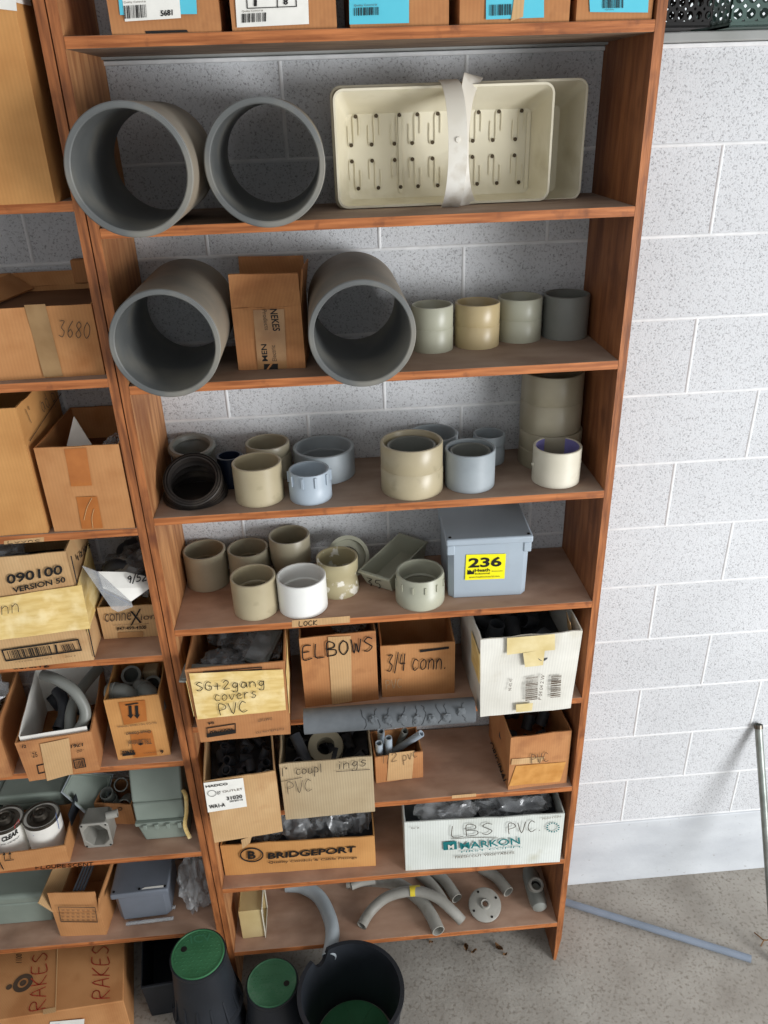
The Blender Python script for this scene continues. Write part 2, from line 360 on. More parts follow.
def hand(parent, s, P, n, bl, br, tl, m=None, wd=.0016, name='handwriting', lift=.0012, adv=1.3):
    (a, b, c), n = frame3(P, n, bl, br, tl)
    L = [];x = 0
    rnd = random.Random(s)
    for ch in s:
        if ch == ' ': x += .8; continue
        ww = .45 if ch in 'il1"./' else 1
        for st in GL.get(ch, []): L.append([(x + p[0] * ww + (0), p[1] + rnd.uniform(-.03, .03)) for p in st])
        x += ww + .3
    W = x - .3; mb = MB()
    for st in L:
        P3 = [a + (b - a) * (q[0] / W) + (c - a) * q[1] + n * lift for q in st]
        P3 = smoothpath(P3, 4)
        for i in range(len(P3) - 1):
            d = P3[i + 1] - P3[i]
            if d.length < 1e-6: continue
            sd = n.cross(d).normalized() * wd / 2; e = d.normalized() * wd * .3
            mb.add([P3[i] - e - sd, P3[i + 1] + e - sd, P3[i + 1] + e + sd, P3[i] - e + sd], [(0, 1, 2, 3)])
    return obj(name, mb, m or M_ink, parent, smooth=False)

def barcode(parent, P, n, bl, br, tl, m=None, seed=1, vertical=False, name='barcode', count=22, fr=False):
    r = random.Random(seed); vs = []; fs = []
    x = 0
    tot = 0; bars = []
    while len(bars) < count:
        g = r.choice([.5, 1, 1.5]); wv = r.choice([.5, .8, 1.4]); bars.append((tot, tot + wv)); tot += wv + g
    for s0, s1 in bars:
        k = len(vs); q = [(s0 / tot, 0), (s1 / tot, 0), (s1 / tot, 1), (s0 / tot, 1)]
        if vertical: q = [(y, x) for x, y in q]
        vs += q; fs.append((k, k + 1, k + 2, k + 3))
    return decal(name, parent, P, n, bl, br, tl, m or M_ink, vs, fs, .0011)

def frame_mark(parent, P, n, bl, br, tl, m=None, th=.06, tv=None, name='printed_frame'):
    tv = tv or th
    o = [(0, 0), (1, 0), (1, 1), (0, 1)]; i = [(th, tv), (1 - th, tv), (1 - th, 1 - tv), (th, 1 - tv)]
    return decal(name, parent, P, n, bl, br, tl, m or M_ink, o + i, [(0, 1, 5, 4), (1, 2, 6, 5), (2, 3, 7, 6), (3, 0, 4, 7)], .0010)

def poly_mark(parent, P, n, bl, br, tl, pts, m=None, name='printed_mark'):
    return decal(name, parent, P, n, bl, br, tl, m or M_ink, pts, [tuple(range(len(pts)))], .0011)

# ------------------------------------------------------------ carton builder
class Carton: pass
def carton(label, L, R, z, h, depth, m, group=None, inner=None, closed=False, taper=0, t=.004, name='cardboard_box', ragged=.0015, seed=1, bulge=.0015, backh=0, cat='box'):
    """open cardboard box; L and R are the front bottom corners"""
    c = Carton(); L = Vector((L[0], L[1], z)); R = Vector((R[0], R[1], z))
    ex = (R - L).normalized(); ey = Vector((-ex.y, ex.x, 0)); ez = Vector((0, 0, 1)); wd = (R - L).length
    root = empty(name, (L + R) / 2, label, cat, group)
    mb = MB(); tp = taper
    def q(a, b, zz):  # a across, b back, flaring with height
        f = zz / h; a2 = a + (-tp if a < wd / 2 else tp) * f; b2 = b + (-tp if b < depth / 2 else tp) * f
        return L + ex * a2 + ey * b2 + ez * zz
    mb.panel(q(0, 0, 0), q(wd, 0, 0), q(wd, 0, h), q(0, 0, h), t, (10, 6), bulge, seed, 0, ragged)
    mb.panel(q(wd, t, 0), q(wd, depth - t, 0), q(wd, depth - t, h), q(wd, t, h), t, (8, 6), bulge, seed + 1, 0, ragged)
    mb.panel(q(wd, depth, 0), q(0, depth, 0), q(0, depth, h + backh), q(wd, depth, h + backh), t, (10, 6), bulge, seed + 2, 0, ragged)
    mb.panel(q(0, depth - t, 0), q(0, t, 0), q(0, t, h), q(0, depth - t, h), t, (8, 6), bulge, seed + 3, 0, ragged)
    e = .001
    mb.hexa([q(t, t, e), q(wd - t, t, e), q(wd - t, depth - t, e), q(t, depth - t, e), q(t, t, e + t), q(wd - t, t, e + t), q(wd - t, depth - t, e + t), q(t, depth - t, e + t)])
    if closed: mb.hexa([q(t, t, h - t), q(wd - t, t, h - t), q(wd - t, depth - t, h - t), q(t, depth - t, h - t), q(t, t, h - .0005), q(wd - t, t, h - .0005), q(wd - t, depth - t, h - .0005), q(t, depth - t, h - .0005)])
    c.body = obj('box_body', mb, m, root); c.root = root; c.q = q; c.w = wd; c.h = h; c.d = depth; c.z = z
    tilt = math.atan2(tp, h)
    c.P = q(0, 0, 0) - ey * bulge * 1.2; c.n = (-ey * math.cos(tilt) - ez * math.sin(tilt))
    c.F = (root, None); c.m = m; c.ex = ex; c.ey = ey
    c.rP = q(wd, 0, 0) + ex * bulge; c.rn = (ex * math.cos(tilt) - ez * math.sin(tilt))
    c.lP = q(0, 0, 0) - ex * bulge; c.ln = (-ex * math.cos(tilt) - ez * math.sin(tilt))
    return c
def ctext(c, s, bl, br, tl, **k): return text(c.root, s, c.P, c.n, bl, br, tl, **k)
def chand(c, s, bl, br, tl, **k): return hand(c.root, s, c.P, c.n, bl, br, tl, **k)
def cpatch(c, q, m, name='packing_tape', **k): return patch(name, c.root, c.P, c.n, q, m, **k)
def flap(c, a, b, d, e, m=None, name='flap', seed=3):
    mb = MB(); mb.panel(a, b, d, e, .004, (6, 3), .0015, seed, 0, .001); return obj(name, mb, m or c.m, c.root)

# ------------------------------------------------------------ room shell
# masonry wall: blocks 0.4064 x 0.2032 with raised mortar joints, painted concrete footing below z=0.3146
BZ = 0.3146
def wall_material():
    m = bpy.data.materials.new('painted_block_wall'); m.use_nodes = True; nt = m.node_tree; N = nt.nodes; L = nt.links
    b = N['Principled BSDF']; b.inputs['Roughness'].default_value = .7; b.inputs['Specular IOR Level'].default_value = .25
    tc = N.new('ShaderNodeTexCoord')
    n1 = N.new('ShaderNodeTexNoise'); n1.inputs['Scale'].default_value = 230; n1.inputs['Detail'].default_value = 5; n1.inputs['Roughness'].default_value = .7
    n2 = N.new('ShaderNodeTexNoise'); n2.inputs['Scale'].default_value = 2.2; n2.inputs['Detail'].default_value = 5
    L.new(tc.outputs['Object'], n1.inputs['Vector']); L.new(tc.outputs['Object'], n2.inputs['Vector'])
    r1 = N.new('ShaderNodeValToRGB'); r1.color_ramp.elements[0].position = .34; r1.color_ramp.elements[0].color = lin((138, 138, 140))
    r1.color_ramp.elements[1].position = .47; r1.color_ramp.elements[1].color = lin((208, 210, 212)); L.new(n1.outputs[0], r1.inputs[0])
    r2 = N.new('ShaderNodeValToRGB'); r2.color_ramp.elements[0].color = (.8, .8, .8, 1); r2.color_ramp.elements[1].color = (1, 1, 1, 1)
    r2.color_ramp.elements[0].position = .3; r2.color_ramp.elements[1].position = .65; L.new(n2.outputs[0], r2.inputs[0])
    mx = N.new('ShaderNodeMix'); mx.data_type = 'RGBA'; mx.blend_type = 'MULTIPLY'; mx.inputs[0].default_value = .6
    L.new(r1.outputs[0], mx.inputs[6]); L.new(r2.outputs[0], mx.inputs[7]); L.new(mx.outputs[2], b.inputs['Base Color'])
    bp = N.new('ShaderNodeBump'); bp.inputs['Distance'].default_value = .0022; bp.inputs['Strength'].default_value = .9
    L.new(n1.outputs[0], bp.inputs['Height']); L.new(bp.outputs[0], b.inputs['Normal'])
    return m
M_wall = wall_material()
M_mortar = mat('painted_mortar', (224, 225, 225), (212, 213, 213), .7, 30, bump=.0008, bscale=90)
M_foot = mat('painted_footing', (204, 208, 211), (186, 190, 194), .6, 4, (1, 1, 2), .0008, 40, c3=(168, 168, 168), s3=60, lo3=.64, hi3=.75)
mb = MB(); BW = .4064; BH = .2032; XL, XR = -9, 6
J = .0045
def course(k, ztop=None):
    z0 = BZ + k * BH; z1 = ztop or z0 + BH; off = .5 if k % 2 else 0
    for i in range(XL, XR):
        x0 = (i + off) * BW; x1 = x0 + BW
        a, b, c_, d = x0 + J, x1 - J, z0 + J, z1 - J
        mb.add([(a, 0, c_), (b, 0, c_), (b, 0, d), (a, 0, d), (a - .003, .004, c_ - .003), (b + .003, .004, c_ - .003), (b + .003, .004, d + .003), (a - .003, .004, d + .003)],
               [(0, 1, 2, 3), (4, 5, 1, 0), (5, 6, 2, 1), (6, 7, 3, 2), (7, 4, 0, 3)])
        # vertical mortar bead
        xs = x1; mb.tube([(xs, .003, z0), (xs, .003, z1)], .0055, n=10, mi=1)
    mb.tube([(XL * BW, .003, z0), (XR * BW + .2, .003, z0)], .0055, n=10, mi=1)
for k in range(12): course(k)
mb.box((XL * BW, .004, BZ - .02), (XR * BW + .2, .19, BZ + 12 * BH), 1)
o = obj('wall_back', mb, [M_wall, M_mortar]); o['kind'] = 'structure'
# wall carries on above the sill behind the shelving
ZT = BZ + 12 * BH
mb = MB()
mb.box((XL * BW, 0, ZT + .032), (-.27, .19, 3.4)); o = obj('wall_back_upper', mb, M_wall); o.name = 'wall_upper'; o['kind'] = 'structure'
mb = MB(); mb.box((XL * BW, -.008, -.01), (XR * BW + .2, .19, BZ - .002)); mb.box((XL * BW, -.002, BZ - .006), (XR * BW, .01, BZ + .003))
o = obj('wall_footing', mb, M_foot, bevel=.004); o['kind'] = 'structure'
mb = MB(); mb.box((XL * BW, -.03, ZT + .002), (XR * BW + .2, .19, ZT + .022)); o = obj('trim_1', mb, M_sill, bevel=.003); o['kind'] = 'structure'
mb = MB(); mb.box((XL * BW, -.012, ZT - .008), (XR * BW + .2, .0, ZT + .001)); o = obj('trim_2', mb, M_mortar, bevel=.002); o['kind'] = 'structure'
# window over the sill, to the right of the shelving
mb = MB()
mb.box((-.268, .10, ZT + .023), (-.22, .15, 3.4)); mb.box((1.5, .10, ZT + .023), (1.55, .15, 3.4)); mb.box((-.22, .10, ZT + .023), (1.5, .15, ZT + .05)); mb.box((.6, .10, ZT + .05), (.64, .15, 3.4))
wn = obj('window_1', mb, M_sill); wn['kind'] = 'structure'
mb = MB(); mb.box((-.22, .12, ZT + .05), (1.5, .126, 3.4))
obj('frosted_pane', mb, emit('bright_frosted_glass', (236, 242, 244), .9), wn)

def floor_material():
    m = mat('concrete_floor', (168, 163, 154), (146, 140, 131), .88, 7, (1, 1, 1), .0016, 70, 10, .3, .7, c3=(128, 121, 111), s3=95, lo3=.52, hi3=.72)
    return m
mb = MB(); mb.box((-4, -4.5, -.05), (3.5, .19, 0)); o = obj('floor', mb, floor_material()); o['kind'] = 'structure'

# ------------------------------------------------------------ shelving units
YF = -.292
def shelving(name, label, posts, boards, x0, x1, zt):
    root = empty(name, ((x0 + x1) / 2, YF / 2, 0), label, 'shelving unit')
    for (a, b, ms, foot) in posts:
        mb = MB(); N = 26
        for i in range(N):  # a plank in slices: front edge material differs from its face
            z0 = zt * i / N; z1 = zt * (i + 1) / N
            mb.box((a, YF, z0), (b, -.004, z1), 0, frontmi=1)
        if foot:
            for p in mb.v:
                if p.z < .12 and p.y < -.2 and p.x > (a + b) / 2: p.x -= (.12 - p.z) * .09
        obj('side_panel', mb, [ms, M_pedge], root, smooth=False)
    out = []
    for z in boards:
        zl, zr = (z, z) if not isinstance(z, tuple) else z
        t = .020; mb = MB()
        vs = [(x0, YF, zl - t), (x1, YF, zr - t), (x1, -.006, zr - t), (x0, -.006, zl - t), (x0, YF, zl), (x1, YF, zr), (x1, -.006, zr), (x0, -.006, zl)]
        for f, mi in (((0, 3, 2, 1), 2), ((4, 5, 6, 7), 1), ((0, 1, 5, 4), 0), ((1, 2, 6, 5), 0), ((2, 3, 7, 6), 0), ((3, 0, 4, 7), 0)): mb.add([vs[i] for i in f], [(0, 1, 2, 3)], mi)
        out.append(obj('shelf_board', mb, [M_edge, M_top if z > 1.75 else M_top2, M_under], root, smooth=False, bevel=.0012))
    return root, out
S0, S1, S2, S3, S4, S5, S6, S7, S8 = 2.780, 2.455, 2.132, 1.810, 1.490, 1.168, .828, .510, .200
main, mb_ = shelving('shelving_unit', 'tall brown-stained wooden shelving unit with nine shelves against the block wall', [(-1.4035, -1.3845, M_pale, False), (-.3065, -.287, M_side, True)],
    [S0, S1, S2, S3, S4, S5, S6, S7, S8], -1.3843, -.3067, 3.12)
T0, T1, T2, T3, T4, T5, T6 = 2.508, 2.152, 1.787, 1.416, 1.051, .684, .318
left, lb_ = shelving('shelving_unit', 'brown wooden shelving unit cut off by the left edge, holding cardboard boxes', [(-2.53, -2.511, M_side, False), (-1.4255, -1.4065, M_side, False)],
    [T0, T1, T2, T3, T4, T5, T6], -2.5108, -1.4257, 3.12)
# tape and pencil marks on the shelf edges
YP = Vector((0, YF, 0)); YN = Vector((0, -1, 0))
def edge_patch(b, q, m=M_kraftl): return patch('masking_tape', b, YP, YN, q, m, lift=.0006, nx=8, ny=1)
edge_patch(mb_[4], [(292, 627.5), (350, 622.5), (350, 616), (292, 620.5)], M_kraftl)
hand(mb_[4], 'LOCK', YP, YN, (299, 626), (317, 624.5), (299, 621.5), wd=.0022)
edge_patch(mb_[6], [(452, 798.5), (476, 796.5), (476, 793.5), (452, 795.5)], M_kraftl)
edge_patch(lb_[2], [(4, 544.5), (44, 541.5), (44, 537), (4, 541)], M_kraftl)
hand(lb_[2], 'Lvvnc', YP, YN, (8, 543.5), (40, 541), (8, 541), wd=.0014, m=M_inkf)
hand(lb_[3], 'QUARTZ', YP, YN, (13, 668.8), (49, 666.5), (13, 665.5), wd=.003)
hand(lb_[5], 'FLOURESCENT', YP, YN, (35.8, 869), (93, 865), (35.8, 866), wd=.0024)
for (u, v) in ((637, 205),):
    pass

# ------------------------------------------------------------ round fittings
def coupling(label, x, y, z, r, h, m, kind='plain', group=None, wall=.0065, name='pipe_coupling', axis=(0, 0, 1), mi2=None):
    ri = r - wall
    if kind == 'step':      prof = [(ri * .93, h * .45), (ri, h * .5), (ri, h - .0015), (ri + .0015, h), (r - .001, h), (r, h - .0015), (r, h * .56), (r * 1.045, h * .52), (r * 1.045, .002), (r * 1.03, 0), (ri, 0), (ri, h * .4)]
    elif kind == 'neck':    prof = [(ri * .93, h * .4), (ri, h * .45), (ri, h - .0015), (ri + .0015, h), (r - .001, h), (r, h - .002), (r, h * .72), (r * .97, h * .68), (r * 1.06, h * .58), (r * 1.06, .002), (r, 0), (ri, 0), (ri, h * .35)]
    elif kind == 'collar':  prof = [(ri * .9, h * .4), (ri, h * .45), (ri, h - .0015), (ri + .002, h), (r - .001, h), (r, h - .002), (r, h * .68), (r * .93, h * .64), (r * .93, h * .5), (r * .98, h * .46), (r * .98, .002), (r * .96, 0), (ri * .9, 0), (ri * .9, h * .35)]
    elif kind == 'cone':    prof = [(ri * .84, h * .4), (ri, h * .5), (ri, h - .0015), (ri + .002, h), (r - .001, h), (r, h - .002), (r, h * .5), (r * .86, h * .22), (r * .86, .002), (r * .84, 0), (ri * .82, 0), (ri * .82, h * .35)]
    elif kind == 'waist':   prof = [(ri * .84, h * .4), (ri, h * .55), (ri, h - .0015), (ri + .002, h), (r - .001, h), (r, h - .002), (r * .99, h * .66), (r * .87, h * .48), (r * .93, h * .36), (r * 1.0, .004), (r * .98, 0), (ri * .9, 0), (ri * .86, h * .3)]
    elif kind == 'seam':    prof = [(ri * .93, h * .4), (ri, h * .45), (ri, h - .002), (ri + .0015, h), (r - .0015, h), (r, h - .002), (r, h * .53), (r * .985, h * .51), (r * 1.01, h * .49), (r * 1.01, .002), (r, 0), (ri, 0), (ri, h * .35)]
    else:                   prof = [(ri * .94, h * .46), (ri * .94, h * .52), (ri, h * .55), (ri, h - .0015), (ri + .0015, h), (r - .0015, h), (r, h - .0015), (r, .0015), (r - .0015, 0), (ri + .0015, 0), (ri, .002), (ri, h * .43)]
    mb = MB(); mb.lathe(prof, (x, y, z), 64, axis, 0)
    if mi2:
        for i in range(len(mb.f)):
            j = i % len(prof)
            a, b = prof[j], prof[(j + 1) % len(prof)]
            if max(a[0], b[0]) <= ri + .0005: mb.m[i] = 1
        m = [m, mi2]
    return thing(name, mb, m, label, 'pipe coupling', group)
G2 = 'pipe couplings on the second shelf down'
coupling('pale grey-green coupling next to the large grey pipe, first of the row of four', -.702, -.117, S2, .049, .105, M_gtan, 'seam')
coupling('golden tan coupling, second of the row of four beside the large pipes', -.592, -.100, S2, .0535, .102, M_tan3, 'seam')
coupling('light olive coupling, third of the row of four, beside the dark grey one', -.481, -.065, S2, .0535, .102, M_gtan, 'seam')
coupling('dark grey coupling nearest the right side panel in the row of four', -.366, -.063, S2, .0555, .103, M_mgrey)
coupling('glossy tan coupling standing in front of the black rubber boot and short grey pipe pieces', -1.139, -.213, S3, .0592, .096, M_tan)
coupling('tan coupling with a narrower neck, behind the glossy tan one', -1.121, -.078, S3, .056, .091, M_tan2, 'neck')
coupling('wide low blue-grey coupling at the back of the third shelf down', -.979, -.090, S3, .0781, .075, M_lgrey, wall=.009)
c8 = coupling('small light blue-grey adapter with raised ribs, in front of the wide low coupling', -1.015, -.225, S3, .0494, .074, M_bgrey, 'step')
for k in range(10):
    mb = MB()
    a = 2 * PI * k / 10 - PI / 2 + .3
    c = Vector((-1.015 + .0494 * math.cos(a), -.225 + .0494 * math.sin(a), 0)); t = Vector((-math.sin(a), math.cos(a), 0)) * .0025; o_ = Vector((math.cos(a), math.sin(a), 0)) * .004
    mb.hexa([c - t + Vector((0, 0, S3 + .043)), c + t + Vector((0, 0, S3 + .043)), c + t + o_ + Vector((0, 0, S3 + .043)), c - t + o_ + Vector((0, 0, S3 + .043)), c - t + Vector((0, 0, S3 + .070)), c + t + Vector((0, 0, S3 + .070)), c + t + o_ + Vector((0, 0, S3 + .070)), c - t + o_ + Vector((0, 0, S3 + .070))])
    obj('grip_rib', mb, M_bgrey, c8)
c9 = coupling('largest tan coupling in the middle of the third shelf down, wood chip at its foot', -.765, -.208, S3, .0756, .125, M_tan, 'seam', wall=.008)
coupling('grey ring nested inside the largest tan coupling', -.765, -.208, S3 + .0012, .060, .113, M_mgrey, wall=.007, name='pipe_bushing')
coupling('grey coupling half hidden behind the largest tan coupling', -.694, -.071, S3, .064, .087, M_lgrey)
coupling('light grey coupling with a second ring inside, right of the largest tan one', -.621, -.206, S3, .0614, .097, M_lgrey, wall=.006)
coupling('ring nested inside the light grey coupling', -.621, -.206, S3 + .0012, .050, .089, M_mgrey, wall=.006, name='pipe_bushing')
coupling('small grey reducer with a collar, behind the light grey coupling', -.547, -.072, S3, .042, .078, M_lgrey, 'collar')
coupling('large tan coupling at the bottom of the two-high stack by the right panel', -.391, -.092, S3, .0795, .094, M_tan2, 'seam', wall=.008)
coupling('large tan coupling on top of the two-high stack by the right panel', -.394, -.090, S3 + .0945, .077, .150, M_tan2, 'seam', wall=.008)
c14 = coupling('cream coupling stained purple inside, in front of the tall stack', -.406, -.212, S3, .0588, .092, M_cpvc, mi2=M_purple)
for s in (-1, 1):
    mb = MB(); mb.lathe([(.0001, 0), (.005, 0), (.004, .004), (.0001, .005)], (-.406 + s * .0582, -.212, S3 + .045), 12, (s, 0, 0)); obj('side_nub', mb, M_cpvc, c14)
mb = MB(); mb.lathe([(.026, .003), (.026, .079), (.0322, .079), (.0322, .0), (.001, 0), (.001, .003)], (-1.214, -.125, S3), 40)
thing('plastic_cup', mb, M_navy, 'small dark navy cylinder behind the rubber boot and the glossy tan coupling', 'cup')
G4 = 'x'
coupling('tan coupling standing alone at the left end of the fourth shelf down', -1.323, -.068, S4, .0576, .104, M_tan2)
coupling('tan coupling second from left at the back of the fourth shelf down', -1.205, -.068, S4, .056, .101, M_tan2)
coupling('tan coupling with tapering lower half, back row behind the white coupling', -1.090, -.066, S4, .056, .132, M_tan2, 'cone')
coupling('tan coupling in the front row immediately left of the white coupling', -1.181, -.219, S4, .0581, .103, M_tan)
coupling('plain white coupling at the front of the fourth shelf down', -1.058, -.220, S4, .0640, .094, M_wpvc)
wz = coupling('waisted tan fitting splashed with white paint, right of the white coupling', -.963, -.150, S4, .0555, .102, mat('paint_splashed_tan', (178, 168, 134), (160, 150, 116), .4, 6, c3=(226, 222, 208), s3=34, lo3=.56, hi3=.62), 'waist')
c21 = coupling('olive grey threaded adapter with ribs, left of the junction box numbered 236', -.750, -.222, S4, .0620, .085, M_gtan, 'step')
for k in range(12):
    mb = MB()
    a = 2 * PI * k / 12 - PI / 2 + .12
    c = Vector((-.750 + .062 * math.cos(a), -.222 + .062 * math.sin(a), S4 + .050)); t = Vector((-math.sin(a), math.cos(a), 0)) * .002; o_ = Vector((math.cos(a), math.sin(a), 0)) * .0035
    zz = Vector((0, 0, .020)); mb.hexa([c - t, c + t, c + t + o_, c - t + o_, c - t + zz, c + t + zz, c + t + o_ + zz, c - t + o_ + zz])
    obj('grip_rib', mb, M_gtan, c21)
# grey ring leaning at the back of shelf four
mb = MB(); mb.lathe([(.048, 0), (.048, .022), (.0585, .022), (.0585, 0)], (-.935, -.075, S4 + .052), 48, (.15, -.75, .62)); mb.lathe([(.030, .002), (.030, .008), (.048, .008), (.048, .002)], (-.935, -.075, S4 + .052), 48, (.15, -.75, .62))
thing('pipe_ring', mb, M_gtan, 'grey ring leaning on the wall behind the paint-splashed fitting', 'ring')
# wood chip
mb = MB(); a = px(412, 499, 2, S3 + .001); b = px(432, 494, 2, S3 + .001)
mb.hexa([a, a + Vector((.03, -.004, 0)), b, b + Vector((-.02, .006, 0)), a + Vector((0, 0, .004)), a + Vector((.03, -.004, .004)), b + Vector((0, 0, .004)), b + Vector((-.02, .006, .004))])
thing('wood_chip', mb, M_kraftl, 'pale wood chip at the foot of the largest tan coupling', 'wood chip')

# black rubber boot (ribbed sleeve) and the ring behind it
bc = Vector((-1.299, -.190, S3 + .004)); ax = Vector((.03, -.58, .80)).normalized()
prof = []; n = 3
for i in range(n):
    z0 = .026 + i * .020
    prof += [(.066 - i * .001, z0), (.073 - i * .001, z0 + .004), (.073 - i * .001, z0 + .013), (.066 - i * .001, z0 + .017)]
outer = [(.076, .0), (.079, .005), (.079, .014), (.074, .022)] + prof + [(.064, .084), (.071, .087), (.0712, .094), (.0690, .097), (.0680, .093), (.0665, .093), (.0655, .098), (.0625, .098), (.0615, .094), (.0600, .094), (.0590, .098), (.0560, .097)]
inner = [(r - .006 if j % 4 in (1, 2) else r - .010, z) for j, (r, z) in enumerate(reversed(prof))] + [(.064, .02), (.068, .003)]
pf = outer + inner; mb = MB(); n = 72
def boot(r, z, a):
    f = max(0., z / .1); al = math.radians(2 + 40 * f); cen = bc + Vector((.004 * f, -.034 * f * f + .006, z * .62 - .002))
    return cen + Vector((r * math.cos(a), r * math.sin(a) * math.cos(al), r * math.sin(a) * math.sin(al)))
for i in range(n):
    for r, z in pf: mb.v.append(boot(r, z, 2 * PI * i / n))
for i in range(n):
    for j in range(len(pf)): j2 = (j + 1) % len(pf); i2 = (i + 1) % n; mb.f.append([i * len(pf) + j, i2 * len(pf) + j, i2 * len(pf) + j2, i * len(pf) + j2]); mb.m.append(0)
mb.lathe([(.0001, .0035), (.070, .0035), (.070, .006), (.0001, .006)], (bc.x, bc.y + .006, S3), 48)
for p in mb.v:
    if p.z < S3 + .0005: p.z = S3 + .0005
thing('rubber_boot', mb, M_rubber, 'black ribbed rubber sleeve lying tilted at the left end of the third shelf down', 'rubber sleeve')
mb = MB(); mb.lathe([(.044, 0), (.047, .010), (.055, .012), (.060, .007), (.060, 0)], (-1.314, -.066, S3 + .080), 56, (.03, -.16, 1)); mb.lathe([(.054, 0), (.051, .004), (.051, .074), (.054, .078)], (-1.314, -.060, S3 + .001), 56)
thing('rubber_ring', mb, M_mgrey, 'grey rubber ring propped behind the black ribbed sleeve', 'rubber ring')

# ------------------------------------------------------------ large grey pipes
def bigpipe(label, x, y, z, L, yaw=0., r=.1095, wall=.0115):
    d = Vector((math.sin(yaw), math.cos(yaw), 0)); c = Vector((x, y, z + r + .0008)); ri = r - wall
    mb = MB(); prof = [(ri, .002), (ri + .002, 0), (r - .002, 0), (r, .002), (r, L - .002), (r - .002, L), (ri + .002, L), (ri, L - .002)]
    mb.lathe(prof, c, 96, d, mis=[0, 0, 0, 1, 0, 0, 0, 0])
    return thing('large_pipe_section', mb, [M_pvc, M_pvcout], label, 'pipe section')
bigpipe('large grey pipe section at the left end of the upper shelf', -1.2735, -.452, S1, .335, .0)
bigpipe('large grey pipe section on the upper shelf, nearest the white baskets', -1.043, -.391, S1, .327, 0)
bigpipe('large grey pipe section with scuffed rim left of the small open cardboard box', -1.2735, -.385, S2, .345, .0)
bigpipe('large grey pipe section right of the small open cardboard box', -.879, -.384, S2, .340, -.01)

